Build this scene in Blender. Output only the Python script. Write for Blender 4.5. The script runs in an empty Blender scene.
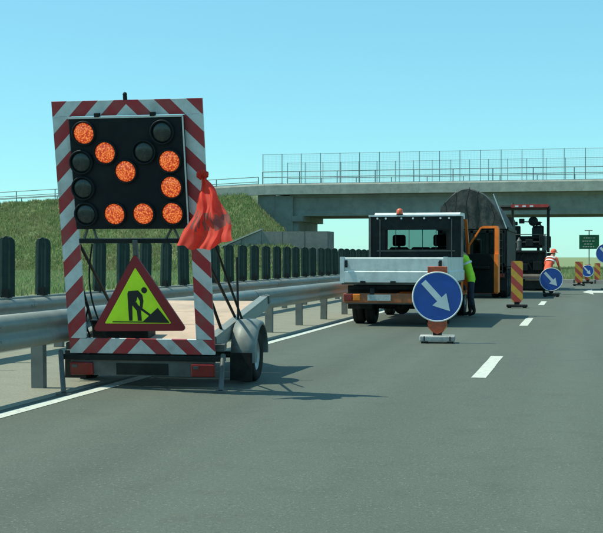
import bpy, bmesh, math, random
import numpy as np
from mathutils import Vector, Matrix, noise as mnoise
random.seed(7); rng = np.random.default_rng(7)
SC = bpy.context.scene
COL = SC.collection
R = math.radians
PI = math.pi

# ------------------------------------------------------------------ camera, sky, sun, exposure
FPX = 1200.0                                   # focal length in photo pixels (photo 603 px wide)
PSI = math.atan((582 - 301.5) / FPX)           # the road vanishes to the right of the picture centre
PITCH = math.atan((266.5 - 257) / FPX * math.cos(PSI))
CAMH = 1.36
cam_d = bpy.data.cameras.new('camera')
cam = bpy.data.objects.new('camera', cam_d); COL.objects.link(cam)
cam_d.sensor_width = 36; cam_d.lens = FPX / 603 * 36
cam_d.clip_start = 0.1; cam_d.clip_end = 20000
cam.location = (0, 0, CAMH)
cam.rotation_euler = (PI / 2 - PITCH, 0, PSI)
SC.camera = cam

SUN_TRAVEL = Vector((1.80, 0.27, -2.924)).normalized()
SUN_EL = math.asin(-SUN_TRAVEL.z)
SUN_ROT = math.atan2(-SUN_TRAVEL.x, -SUN_TRAVEL.y)
world = bpy.data.worlds.new('World'); SC.world = world; world.use_nodes = True
wn = world.node_tree.nodes; wl = world.node_tree.links
for n in list(wn): wn.remove(n)
wo = wn.new('ShaderNodeOutputWorld'); wb = wn.new('ShaderNodeBackground')
sky = wn.new('ShaderNodeTexSky'); sky.sky_type = 'NISHITA'; sky.sun_disc = False
sky.sun_elevation = SUN_EL; sky.sun_rotation = SUN_ROT; sky.altitude = 50
sky.air_density = 1.0; sky.dust_density = 0.15; sky.ozone_density = 1.0
tint = wn.new('ShaderNodeMix'); tint.data_type = 'RGBA'; tint.blend_type = 'MULTIPLY'
tint.inputs[0].default_value = 1.0
tint.inputs[7].default_value = (0.64, 1.17, 1.13, 1)     # the green cast of the windscreen the picture was taken through
wl.new(sky.outputs[0], tint.inputs[6])
pale = wn.new('ShaderNodeMix'); pale.data_type = 'RGBA'; pale.inputs[0].default_value = 0.45   # even pale summer veil over the whole sky
pale.inputs[7].default_value = (1.85, 4.45, 5.6, 1)
wl.new(tint.outputs[2], pale.inputs[6]); wl.new(pale.outputs[2], wb.inputs[0])
wb.inputs[1].default_value = 0.15
wl.new(wb.outputs[0], wo.inputs[0])
sun_d = bpy.data.lights.new('sun', 'SUN'); sun_d.energy = 5.0; sun_d.angle = R(0.53); sun_d.color = (0.98, 1.0, 0.80)
sun = bpy.data.objects.new('sun', sun_d); COL.objects.link(sun)
sun.rotation_euler = SUN_TRAVEL.to_track_quat('-Z', 'Y').to_euler(); sun.location = (-20, -5, 40)
SC.view_settings.view_transform = 'Standard'; SC.view_settings.look = 'None'
SC.view_settings.gamma = 1; SC.view_settings.exposure = 0.0; SC.view_settings.use_curve_mapping = False
SC.render.engine = 'CYCLES'

# ------------------------------------------------------------------ materials
def newmat(name):
    m = bpy.data.materials.new(name); m.use_nodes = True
    nt = m.node_tree
    return m, nt, nt.nodes['Principled BSDF']
def nd(nt, t, **kw):
    n = nt.nodes.new(t)
    for k, v in kw.items(): setattr(n, k, v)
    return n
def rgb(c): return (c[0], c[1], c[2], 1)
def mixc(nt, fac, a, b, blend='MIX'):
    n = nd(nt, 'ShaderNodeMix', data_type='RGBA', blend_type=blend)
    for sock, v in ((0, fac), (6, a), (7, b)):
        if isinstance(v, bpy.types.NodeSocket): nt.links.new(v, n.inputs[sock])
        elif sock == 0: n.inputs[0].default_value = v
        else: n.inputs[sock].default_value = rgb(v)
    return n.outputs[2]
def math_(nt, op, a, b=None, c=None):
    n = nd(nt, 'ShaderNodeMath', operation=op)
    for i, v in enumerate((a, b, c)):
        if v is None: continue
        if isinstance(v, bpy.types.NodeSocket): nt.links.new(v, n.inputs[i])
        else: n.inputs[i].default_value = v
    return n.outputs[0]
def noise(nt, scale, detail=4, rough=0.6, coord='Object', vec=None):
    t = nd(nt, 'ShaderNodeTexNoise'); t.inputs['Scale'].default_value = scale
    t.inputs['Detail'].default_value = detail; t.inputs['Roughness'].default_value = rough
    if vec is None:
        tc = nd(nt, 'ShaderNodeTexCoord'); vec = tc.outputs[coord]
    nt.links.new(vec, t.inputs['Vector'])
    return t.outputs['Fac']
def ramp(nt, fac, stops):
    r = nd(nt, 'ShaderNodeValToRGB'); cr = r.color_ramp
    while len(cr.elements) < len(stops): cr.elements.new(0.5)
    for e, (p, c) in zip(cr.elements, stops):
        e.position = p; e.color = rgb(c) if len(c) == 3 else c
    nt.links.new(fac, r.inputs[0]); return r.outputs[0]
def bump(nt, bsdf, h, strength, dist=0.01):
    b = nd(nt, 'ShaderNodeBump'); b.inputs['Strength'].default_value = strength; b.inputs['Distance'].default_value = dist
    nt.links.new(h, b.inputs['Height']); nt.links.new(b.outputs[0], bsdf.inputs['Normal'])
def mat(name, col, rough=0.6, metal=0.0, var=0.25, scale=6.0, dirt=None, dirt_amt=0.4, bmp=0.0, bscale=40, spec=None):
    m, nt, b = newmat(name)
    n1 = noise(nt, scale)
    dark = tuple(c * (1 - var) for c in col); lite = tuple(min(1, c * (1 + var)) for c in col)
    c = ramp(nt, n1, [(0.3, dark), (0.7, lite)])
    if dirt:
        n2 = noise(nt, scale * 0.45 + 1.3, 6, 0.7)
        f = math_(nt, 'MULTIPLY', ramp(nt, n2, [(0.45, (0, 0, 0)), (0.7, (1, 1, 1))]), dirt_amt)
        c = mixc(nt, f, c, dirt)
    nt.links.new(c, b.inputs['Base Color'])
    rn = math_(nt, 'MULTIPLY_ADD', n1, 0.2, rough - 0.1); nt.links.new(rn, b.inputs['Roughness'])
    b.inputs['Metallic'].default_value = metal
    if spec is not None: b.inputs['Specular IOR Level'].default_value = spec
    if bmp: bump(nt, b, noise(nt, bscale, 5), bmp)
    return m
M = {}
DUST = (0.22, 0.20, 0.17)
M['black'] = mat('black_paint', (0.012, 0.015, 0.015), 0.6, var=0.3, dirt=(0.035, 0.036, 0.032), dirt_amt=0.5, spec=0.2)
M['panelblack'] = mat('display_black', (0.007, 0.011, 0.015), 0.6, var=0.2, dirt=(0.02, 0.024, 0.024), dirt_amt=0.5, spec=0.2)
M['rubber'] = mat('rubber', (0.016, 0.017, 0.016), 0.85, var=0.3, dirt=(0.05, 0.048, 0.042), dirt_amt=0.6, spec=0.2)
M['galv'] = mat('galvanised_steel', (0.25, 0.265, 0.245), 0.5, 0.2, var=0.15, scale=2.5, dirt=(0.12, 0.115, 0.10), dirt_amt=0.45)
M['galv_post'] = mat('galvanised_post', (0.17, 0.18, 0.165), 0.65, 0.1, var=0.2, scale=5, dirt=(0.09, 0.08, 0.065), dirt_amt=0.5)
M['steel'] = mat('dull_steel', (0.10, 0.105, 0.10), 0.6, 0.25, var=0.35, dirt=(0.13, 0.12, 0.10), dirt_amt=0.45)
M['alu'] = mat('bright_aluminium', (0.62, 0.64, 0.64), 0.4, 0.3, var=0.12, dirt=(0.3, 0.29, 0.27), dirt_amt=0.3)
M['green_plastic'] = mat('antiglare_plastic', (0.010, 0.030, 0.026), 0.55, var=0.25, scale=9, dirt=(0.03, 0.045, 0.04), dirt_amt=0.5, spec=0.25)
M['orange'] = mat('orange_paint', (0.86, 0.20, 0.03), 0.4, var=0.12, dirt=(0.35, 0.13, 0.05), dirt_amt=0.35)
M['orange_dirty'] = mat('road_grimed_orange', (0.36, 0.10, 0.03), 0.55, var=0.25, scale=5, dirt=(0.10, 0.07, 0.05), dirt_amt=0.7)
M['reflred'] = mat('reflector_red', (0.50, 0.075, 0.025), 0.4, var=0.3, scale=14, dirt=(0.10, 0.05, 0.03), dirt_amt=0.7)
M['truckwhite'] = mat('white_dropside', (0.66, 0.68, 0.66), 0.45, var=0.08, dirt=(0.33, 0.32, 0.28), dirt_amt=0.45)
M['white'] = mat('white_reflective', (0.72, 0.74, 0.73), 0.5, var=0.06, dirt=(0.45, 0.45, 0.42), dirt_amt=0.3)
M['redplastic'] = mat('red_light', (0.26, 0.014, 0.012), 0.3, var=0.2, dirt=(0.12, 0.05, 0.045), dirt_amt=0.5)
M['amber'] = mat('amber_lens', (0.75, 0.2, 0.02), 0.25, var=0.15)
M['beacon'] = mat('beacon_lens', (0.8, 0.13, 0.05), 0.25, var=0.15)
M['blue'] = mat('sign_blue', (0.012, 0.075, 0.36), 0.4, var=0.12, dirt=(0.05, 0.09, 0.22), dirt_amt=0.35)
M['tarp'] = mat('dark_tarpaulin', (0.045, 0.045, 0.04), 0.8, var=0.45, scale=2.2, dirt=(0.17, 0.155, 0.125), dirt_amt=0.7, bmp=0.9, bscale=7)
M['machine'] = mat('soot_black_machine', (0.016, 0.018, 0.017), 0.65, var=0.4, dirt=(0.05, 0.048, 0.042), dirt_amt=0.6, spec=0.2)
M['canopy'] = mat('red_canopy', (0.5, 0.035, 0.025), 0.45, var=0.15, dirt=(0.3, 0.15, 0.12), dirt_amt=0.4)
M['concrete'] = mat('bridge_concrete', (0.40, 0.40, 0.345), 0.85, var=0.12, scale=1.2, dirt=(0.24, 0.23, 0.21), dirt_amt=0.6, bmp=0.3, bscale=9)
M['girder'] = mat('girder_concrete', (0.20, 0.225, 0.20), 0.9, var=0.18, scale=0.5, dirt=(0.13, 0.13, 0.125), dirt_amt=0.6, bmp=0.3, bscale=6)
M['wallconc'] = mat('wall_concrete', (0.20, 0.205, 0.195), 0.9, var=0.18, scale=0.6, dirt=(0.10, 0.10, 0.09), dirt_amt=0.6, bmp=0.4, bscale=5)
M['railing'] = mat('railing_paint', (0.19, 0.25, 0.26), 0.55, 0.2, var=0.2)
M['wire'] = mat('fence_wire', (0.52, 0.60, 0.62), 0.6, 0.0, var=0.1)
M['wood'] = mat('pink_plywood', (0.52, 0.36, 0.27), 0.8, var=0.14, scale=4, dirt=(0.30, 0.24, 0.19), dirt_amt=0.5, bmp=0.2, bscale=30)
M['greensign'] = mat('sign_green', (0.008, 0.16, 0.085), 0.45, var=0.1)
M['hivis'] = mat('lime_hivis', (0.42, 0.85, 0.04), 0.7, var=0.12, scale=12)
M['hiorange'] = mat('orange_hivis', (0.85, 0.12, 0.06), 0.7, var=0.12, scale=12)
M['trousers'] = mat('dark_trousers', (0.02, 0.03, 0.05), 0.85, var=0.3, scale=14)
M['skin'] = mat('skin', (0.45, 0.24, 0.16), 0.6, var=0.1, scale=20)
M['hair'] = mat('dark_hair', (0.02, 0.015, 0.012), 0.7, var=0.3, scale=30)
M['seat'] = mat('seat_cloth', (0.016, 0.018, 0.019), 0.9, var=0.3, scale=20, spec=0.1)
M['asphaltmix'] = mat('hot_mix', (0.02, 0.02, 0.02), 0.9, var=0.5, scale=20, bmp=1.0, bscale=14)
M['rim'] = mat('wheel_rim', (0.4, 0.41, 0.4), 0.45, 0.5, var=0.2, dirt=(0.12, 0.11, 0.1), dirt_amt=0.6)
M['fender'] = mat('grey_fender', (0.18, 0.20, 0.19), 0.5, 0.0, var=0.2, dirt=(0.07, 0.08, 0.075), dirt_amt=0.5)
M['basegrey'] = mat('recycled_base', (0.42, 0.42, 0.40), 0.8, var=0.25, scale=9, dirt=(0.15, 0.14, 0.13), dirt_amt=0.6)

def glass_mat():
    m, nt, b = newmat('window_glass')
    b.inputs['Base Color'].default_value = (0.42, 0.55, 0.54, 1); b.inputs['Roughness'].default_value = 0.03
    b.inputs['Transmission Weight'].default_value = 1.0; b.inputs['IOR'].default_value = 1.05
    return m
M['glass'] = glass_mat()

def stripe_mat(name, cA, cB, period, phase, slope=1.0, chevron=True, ax=('X', 'Z'), var=0.1):
    """flat printed retro-reflective stripes; local coordinates across (ax0) and up (ax1)."""
    m, nt, b = newmat(name)
    tc = nd(nt, 'ShaderNodeTexCoord'); sp = nd(nt, 'ShaderNodeSeparateXYZ'); nt.links.new(tc.outputs['Object'], sp.inputs[0])
    u = sp.outputs[ax[0]]; v = sp.outputs[ax[1]]
    if chevron: u = math_(nt, 'ABSOLUTE', u)
    w = math_(nt, 'ADD', v, math_(nt, 'MULTIPLY', u, slope))
    w = math_(nt, 'DIVIDE', math_(nt, 'SUBTRACT', w, phase), period)
    fr = math_(nt, 'FRACT', w)
    isA = math_(nt, 'LESS_THAN', fr, 0.5)
    c = mixc(nt, isA, cB, cA)
    n1 = noise(nt, 5, 6, 0.65)
    f = math_(nt, 'MULTIPLY', ramp(nt, n1, [(0.42, (0, 0, 0)), (0.75, (1, 1, 1))]), 0.45)
    c = mixc(nt, f, c, (0.17, 0.15, 0.13))
    # beaded sheeting: a faint fine grain
    n2 = noise(nt, 160, 2)
    c = mixc(nt, math_(nt, 'MULTIPLY', n2, 0.14), c, (0.1, 0.1, 0.1))
    nt.links.new(c, b.inputs['Base Color']); b.inputs['Roughness'].default_value = 0.45
    return m
RED = (0.42, 0.018, 0.03); WHT = (0.66, 0.70, 0.70)
M['chevron'] = stripe_mat('red_white_chevron', RED, WHT, 0.33, 2.57)
M['chevron_low'] = stripe_mat('red_white_chevron_lower', RED, WHT, 0.33, 0.15)
M['delin'] = stripe_mat('red_yellow_stripes', (0.62, 0.05, 0.03), (0.85, 0.42, 0.03), 0.42, 0.1, slope=1.0, chevron=False)

def lamp_mat(name, lit):
    m, nt, b = newmat(name)
    tc = nd(nt, 'ShaderNodeTexCoord')
    vo = nd(nt, 'ShaderNodeTexVoronoi'); vo.inputs['Scale'].default_value = 62
    nt.links.new(tc.outputs['Object'], vo.inputs['Vector'])
    d = vo.outputs['Distance']
    if lit:
        c = ramp(nt, d, [(0.0, (1.0, 0.42, 0.14)), (0.35, (1.0, 0.20, 0.035)), (0.7, (0.75, 0.06, 0.02))])
        nt.links.new(c, b.inputs['Base Color']); nt.links.new(c, b.inputs['Emission Color'])
        e = math_(nt, 'MULTIPLY_ADD', math_(nt, 'SUBTRACT', 0.75, d), 0.55, 0.38)
        nt.links.new(e, b.inputs['Emission Strength'])
    else:
        c = ramp(nt, d, [(0.0, (0.035, 0.05, 0.045)), (0.6, (0.02, 0.03, 0.028))])
        nt.links.new(c, b.inputs['Base Color'])
    b.inputs['Roughness'].default_value = 0.22
    return m
M['lamp_on'] = lamp_mat('lamp_lens_lit', True); M['lamp_off'] = lamp_mat('lamp_lens_unlit', False)

def simple(name, col, rough=0.5, var=0.08, **k): return mat(name, col, rough, var=var, **k)
M['fluo'] = simple('fluorescent_yellow', (0.66, 0.93, 0.02), 0.5)
M['signred'] = simple('sign_border_red', (0.25, 0.012, 0.02), 0.5)
M['ink'] = simple('sign_black', (0.012, 0.012, 0.012), 0.6)

def flag_mat():
    m, nt, b = newmat('red_flag_cloth')
    tc = nd(nt, 'ShaderNodeTexCoord'); sp = nd(nt, 'ShaderNodeSeparateXYZ'); nt.links.new(tc.outputs['UV'], sp.inputs[0])
    u, v = sp.outputs[0], sp.outputs[1]
    band = math_(nt, 'MULTIPLY', math_(nt, 'GREATER_THAN', v, 0.24), math_(nt, 'LESS_THAN', v, 0.50))
    mp = nd(nt, 'ShaderNodeMapping'); mp.inputs['Scale'].default_value = (13, 5, 1); nt.links.new(tc.outputs['UV'], mp.inputs[0])
    n1 = noise(nt, 1.0, 2, 0.5, vec=mp.outputs[0])
    strokes = math_(nt, 'GREATER_THAN', n1, 0.5)
    f = math_(nt, 'MULTIPLY', math_(nt, 'MULTIPLY', band, strokes), 0.8)
    col = ramp(nt, noise(nt, 7, 4, coord='UV'), [(0.3, (0.92, 0.05, 0.03)), (0.7, (1.0, 0.10, 0.06))])
    c = mixc(nt, f, col, (0.20, 0.10, 0.09))
    nt.links.new(c, b.inputs['Base Color']); b.inputs['Roughness'].default_value = 0.7
    tr = nd(nt, 'ShaderNodeBsdfTranslucent'); nt.links.new(c, tr.inputs[0])
    mx = nd(nt, 'ShaderNodeMixShader'); mx.inputs[0].default_value = 0.55
    nt.links.new(b.outputs[0], mx.inputs[1]); nt.links.new(tr.outputs[0], mx.inputs[2])
    nt.links.new(mx.outputs[0], nt.nodes['Material Output'].inputs[0])
    return m
M['flag'] = flag_mat()

def asphalt_mat():
    m, nt, b = newmat('asphalt')
    tc = nd(nt, 'ShaderNodeTexCoord'); O = tc.outputs['Object']
    sp = nd(nt, 'ShaderNodeSeparateXYZ'); nt.links.new(O, sp.inputs[0])
    fine = noise(nt, 90, 3, 0.7, vec=O)
    mid = noise(nt, 9, 5, 0.6, vec=O)
    mp = nd(nt, 'ShaderNodeMapping'); mp.inputs['Scale'].default_value = (0.9, 0.10, 1); nt.links.new(O, mp.inputs[0])
    streak = noise(nt, 1.6, 5, 0.55, vec=mp.outputs[0])
    c = ramp(nt, fine, [(0.28, (0.0516, 0.0611, 0.0480)), (0.5, (0.0817, 0.0946, 0.0736)), (0.72, (0.1333, 0.1479, 0.1184))])
    c = mixc(nt, math_(nt, 'MULTIPLY', ramp(nt, mid, [(0.35, (0, 0, 0)), (0.7, (1, 1, 1))]), 0.25), c, (0.1049, 0.1170, 0.0936))
    c = mixc(nt, math_(nt, 'MULTIPLY', ramp(nt, streak, [(0.35, (0, 0, 0)), (0.65, (1, 1, 1))]), 0.35), c, (0.0602, 0.0697, 0.0552))
    # polished wheel tracks, and an oil-darkened middle, in both lanes
    for xc, w, col, amt in ((-2.15, 0.35, (0.1118, 0.1256, 0.1008), 0.28), (-3.95, 0.35, (0.1118, 0.1256, 0.1008), 0.28), (-3.05, 0.3, (0.0499, 0.0576, 0.0456), 0.3),
                            (1.65, 0.4, (0.1118, 0.1256, 0.1008), 0.28), (-0.15, 0.4, (0.1118, 0.1256, 0.1008), 0.28), (0.75, 0.3, (0.0499, 0.0576, 0.0456), 0.3)):
        d = math_(nt, 'ABSOLUTE', math_(nt, 'SUBTRACT', sp.outputs[0], xc))
        f = math_(nt, 'MULTIPLY', math_(nt, 'SUBTRACT', 1.0, math_(nt, 'MINIMUM', math_(nt, 'DIVIDE', d, w), 1.0)), amt)
        c = mixc(nt, f, c, col)
    blot = noise(nt, 2.6, 6, 0.7, vec=O)
    c = mixc(nt, math_(nt, 'MULTIPLY', ramp(nt, blot, [(0.52, (0, 0, 0)), (0.66, (1, 1, 1))]), 0.30), c, (0.052, 0.058, 0.05))
    spk = noise(nt, 38, 2, 0.5, vec=O)
    c = mixc(nt, math_(nt, 'MULTIPLY', ramp(nt, spk, [(0.60, (0, 0, 0)), (0.68, (1, 1, 1))]), 0.45), c, (0.17, 0.178, 0.155))
    c = mixc(nt, math_(nt, 'MULTIPLY', ramp(nt, spk, [(0.30, (1, 1, 1)), (0.38, (0, 0, 0))]), 0.5), c, (0.035, 0.04, 0.035))
    # scattered pale stones
    vo = nd(nt, 'ShaderNodeTexVoronoi'); vo.inputs['Scale'].default_value = 26; nt.links.new(O, vo.inputs['Vector'])
    f = math_(nt, 'MULTIPLY', math_(nt, 'LESS_THAN', vo.outputs['Distance'], 0.13), math_(nt, 'GREATER_THAN', noise(nt, 3.1, 2, vec=O), 0.52))
    c = mixc(nt, math_(nt, 'MULTIPLY', f, 0.55), c, (0.2580, 0.2580, 0.2240))
    nt.links.new(c, b.inputs['Base Color']); b.inputs['Roughness'].default_value = 0.82
    bump(nt, b, fine, 0.5, 0.006)
    return m
M['asphalt'] = asphalt_mat()

def paint_mat():
    m, nt, b = newmat('road_paint')
    n1 = noise(nt, 14, 6, 0.7); n2 = noise(nt, 120, 2)
    c = ramp(nt, n1, [(0.32, (0.30, 0.31, 0.27)), (0.44, (0.55, 0.55, 0.49)), (0.6, (0.64, 0.64, 0.575))])
    c = mixc(nt, math_(nt, 'MULTIPLY', n2, 0.25), c, (0.25, 0.25, 0.23))
    nt.links.new(c, b.inputs['Base Color']); b.inputs['Roughness'].default_value = 0.7
    return m
M['paint'] = paint_mat()

def gravel_mat():
    m, nt, b = newmat('median_gravel')
    f = noise(nt, 40, 5, 0.7); g = noise(nt, 2.2, 5, 0.6)
    c = ramp(nt, f, [(0.3, (0.155, 0.148, 0.115)), (0.7, (0.30, 0.285, 0.225))])
    c = mixc(nt, math_(nt, 'MULTIPLY', ramp(nt, g, [(0.45, (0, 0, 0)), (0.7, (1, 1, 1))]), 0.5), c, (0.17, 0.165, 0.125))
    nt.links.new(c, b.inputs['Base Color']); b.inputs['Roughness'].default_value = 0.9
    bump(nt, b, f, 0.5, 0.01)
    return m
M['gravel'] = gravel_mat()

def grass_ground():
    m, nt, b = newmat('dry_grass_ground')
    a = noise(nt, 0.35, 6, 0.65); f = noise(nt, 4.5, 5, 0.7)
    c = ramp(nt, f, [(0.3, (0.105, 0.17, 0.065)), (0.7, (0.20, 0.255, 0.11))])
    c = mixc(nt, math_(nt, 'MULTIPLY', ramp(nt, a, [(0.42, (0, 0, 0)), (0.66, (1, 1, 1))]), 0.7), c, (0.28, 0.265, 0.15))
    nt.links.new(c, b.inputs['Base Color']); b.inputs['Roughness'].default_value = 0.95
    bump(nt, b, f, 0.8, 0.12)
    return m
M['ground'] = grass_ground()
def blades():
    m, nt, b = newmat('grass_blades')
    gi = nd(nt, 'ShaderNodeNewGeometry')
    c = ramp(nt, gi.outputs['Random Per Island'], [(0.0, (0.13, 0.24, 0.085)), (0.45, (0.21, 0.34, 0.12)), (0.75, (0.33, 0.37, 0.17)), (1.0, (0.46, 0.40, 0.25))])
    a = noise(nt, 0.22, 5, 0.65)
    c = mixc(nt, math_(nt, 'MULTIPLY', ramp(nt, a, [(0.45, (0, 0, 0)), (0.68, (1, 1, 1))]), 0.5), c, (0.33, 0.30, 0.17))
    nt.links.new(c, b.inputs['Base Color']); b.inputs['Roughness'].default_value = 0.8
    tr = nd(nt, 'ShaderNodeBsdfTranslucent'); nt.links.new(c, tr.inputs[0]); mx = nd(nt, 'ShaderNodeMixShader'); mx.inputs[0].default_value = 0.45
    nt.links.new(b.outputs[0], mx.inputs[1]); nt.links.new(tr.outputs[0], mx.inputs[2]); nt.links.new(mx.outputs[0], nt.nodes['Material Output'].inputs[0])
    return m
M['blades'] = blades()

def plate_mat():
    m, nt, b = newmat('number_plate')
    n1 = noise(nt, 30, 2)
    c = mixc(nt, math_(nt, 'MULTIPLY', math_(nt, 'GREATER_THAN', n1, 0.56), 0.25), (0.42, 0.45, 0.44), (0.08, 0.09, 0.09))
    nt.links.new(c, b.inputs['Base Color']); b.inputs['Roughness'].default_value = 0.5
    return m
M['plate'] = plate_mat()

# ------------------------------------------------------------------ mesh helpers
class MB:
    """collects shapes into one mesh"""
    def __init__(s): s.v = []; s.f = []; s.smooth = []
    def add(s, vs, fs, X=None, smooth=False):
        o = len(s.v)
        for p in vs:
            p = Vector(p); s.v.append(tuple(X @ p) if X is not None else tuple(p))
        for f in fs: s.f.append(tuple(i + o for i in f)); s.smooth.append(smooth)
        return s
    def box(s, c, d, X=None, bev=0.0):
        cx, cy, cz = c; hx, hy, hz = (k / 2 for k in d)
        if bev <= 0:
            vs = [(cx + a * hx, cy + b * hy, cz + e * hz) for e in (-1, 1) for b in (-1, 1) for a in (-1, 1)]
            return s.add(vs, [(0, 2, 3, 1), (4, 5, 7, 6), (0, 1, 5, 4), (2, 6, 7, 3), (0, 4, 6, 2), (1, 3, 7, 5)], X)
        bm = bmesh.new(); bmesh.ops.create_cube(bm, size=1)
        for v in bm.verts: v.co = Vector((cx + v.co.x * d[0], cy + v.co.y * d[1], cz + v.co.z * d[2]))
        bmesh.ops.bevel(bm, geom=bm.edges[:], offset=bev, segments=2, affect='EDGES', profile=0.5)
        bm.verts.index_update()
        s.add([v.co.copy() for v in bm.verts], [[v.index for v in f.verts] for f in bm.faces], X); bm.free(); return s
    def cyl(s, p0, p1, r0, r1=None, n=12, X=None, cap=True, smooth=True):
        r1 = r0 if r1 is None else r1
        p0, p1 = Vector(p0), Vector(p1); d = (p1 - p0).normalized()
        a = d.orthogonal().normalized(); b = d.cross(a)
        vs = [p0 + (a * math.cos(t) + b * math.sin(t)) * r0 for t in [2 * PI * i / n for i in range(n)]]
        vs += [p1 + (a * math.cos(t) + b * math.sin(t)) * r1 for t in [2 * PI * i / n for i in range(n)]]
        s.add(vs, [(i, (i + 1) % n, n + (i + 1) % n, n + i) for i in range(n)], X, smooth)
        if cap: s.add(vs, [tuple(range(n - 1, -1, -1)), tuple(range(n, 2 * n))], X)
        return s
    def tube(s, pts, r, n=8, X=None):
        for a, b in zip(pts[:-1], pts[1:]): s.cyl(a, b, r, r, n, X)
        return s
    def prism(s, poly, d0, d1, X=None, plane='XZ'):
        """polygon in a plane, extruded from d0 to d1 along the third axis"""
        def P(u, v, d):
            return {'XZ': (u, d, v), 'XY': (u, v, d), 'YZ': (d, u, v)}[plane]
        n = len(poly)
        vs = [P(u, v, d0) for u, v in poly] + [P(u, v, d1) for u, v in poly]
        fs = [tuple(range(n)), tuple(range(2 * n - 1, n - 1, -1))] + [(i, n + i, n + (i + 1) % n, (i + 1) % n) for i in range(n)]
        return s.add(vs, fs, X)
    def lathe(s, prof, n=24, X=None, smooth=True):
        """profile of (radius, height) round local Z"""
        vs = []; fs = []
        for r, z in prof:
            for i in range(n): t = 2 * PI * i / n; vs.append((r * math.cos(t), r * math.sin(t), z))
        for k in range(len(prof) - 1):
            for i in range(n): fs.append((k * n + i, k * n + (i + 1) % n, (k + 1) * n + (i + 1) % n, (k + 1) * n + i))
        return s.add(vs, fs, X, smooth)
    def mesh(s, name, m):
        me = bpy.data.meshes.new(name); me.from_pydata(s.v, [], s.f); me.validate()
        bm = bmesh.new(); bm.from_mesh(me); bmesh.ops.recalc_face_normals(bm, faces=bm.faces[:]); bm.to_mesh(me); bm.free()
        if len(s.smooth) == len(me.polygons): me.polygons.foreach_set('use_smooth', s.smooth)
        me.materials.append(M[m] if isinstance(m, str) else m); return me
    def build(s, name, m, parent=None, local=None):
        o = bpy.data.objects.new(name, s.mesh(name, m)); COL.objects.link(o)
        if parent is not None: o.parent = parent
        if local is not None: o.matrix_local = local
        return o
def tag(o, label, cat, group=None):
    o['label'] = label; o['category'] = cat
    if group: o['group'] = group
    return o
def thing(name, label, cat, loc=(0, 0, 0), rz=0.0, group=None):
    o = bpy.data.objects.new(name, None); COL.objects.link(o); o.location = loc; o.rotation_euler = (0, 0, rz)
    o.empty_display_size = 0.3
    return tag(o, label, cat, group)
def struct(o): o['kind'] = 'structure'; return o
def again(o, parent, local):
    c = o.copy(); COL.objects.link(c); c.parent = parent; c.matrix_local = local; return c
def copy_tree(o, parent=None):
    c = o.copy(); COL.objects.link(c); c.parent = parent
    for ch in list(o.children): copy_tree(ch, c)
    return c
T = Matrix.Translation
def RX(a): return Matrix.Rotation(a, 4, 'X')
def RY(a): return Matrix.Rotation(a, 4, 'Y')
def RZ(a): return Matrix.Rotation(a, 4, 'Z')
def ngon(cx, cy, r, n=40, a0=0.0): return [(cx + r * math.cos(a0 + 2 * PI * i / n), cy + r * math.sin(a0 + 2 * PI * i / n)) for i in range(n)]

# ------------------------------------------------------------------ the setting: ground, roads, markings
def sheet(name, poly, z, m, cuts=None):
    mb = MB(); mb.add([(x, y, z) for x, y in poly], [tuple(range(len(poly)))]); return mb.build(name, m)
ground = struct(sheet('ground', [(-6000, -300), (6000, -300), (6000, 9000), (-6000, 9000)], -0.02, 'ground'))
road = struct(sheet('road', [(-5.02, -30), (7.5, -30), (7.5, 40), (6.6, 52), (3.6, 62), (-1.5, 67.5), (-5.02, 70)], 0.0, 'asphalt'))
far_road = struct(sheet('opposite_carriageway', [(-19.2, -30), (-8.02, -30), (-8.02, 220), (-19.2, 220)], 0.0, 'asphalt'))
med = struct(sheet('median', [(-8.02, -30), (-5.02, -30), (-5.02, 140), (-8.02, 140)], 0.002, 'gravel'))
# painted lines
def strip(name, x0, x1, y0, y1, parent, n=1):
    mb = MB()
    # slightly ragged edges
    k = max(2, int((y1 - y0) / 0.4)); vs = []; fs = []
    for i in range(k + 1):
        y = y0 + (y1 - y0) * i / k
        vs += [(x0 + random.uniform(-.004, .004), y, 0.004), (x1 + random.uniform(-.004, .004), y, 0.004)]
    for i in range(k): fs.append((2 * i, 2 * i + 1, 2 * i + 3, 2 * i + 2))
    mb.add(vs, fs); return mb.build(name, 'paint', parent)
strip('edge_line', -4.92, -4.77, -12, 68, road)
for k in range(-2, 6):
    y0 = 13.6 + 10.55 * k - (0.55 if k < 0 else 0)
    strip('lane_dash', -1.215, -1.05, y0, y0 + 3.05, road)
strip('edge_line', -8.42, -8.22, -20, 200, far_road)
strip('edge_line', -18.3, -18.1, -20, 200, far_road)
# painted lane arrow
ar = MB(); ar.prism([(0.02, 48.0), (0.42, 52.3), (0.40, 49.9), (2.4, 50.6), (2.4, 47.6), (0.40, 47.2), (0.42, 45.0)], 0.004, 0.0045, plane='XY')
ar.build('painted_arrow', 'paint', road)

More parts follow.
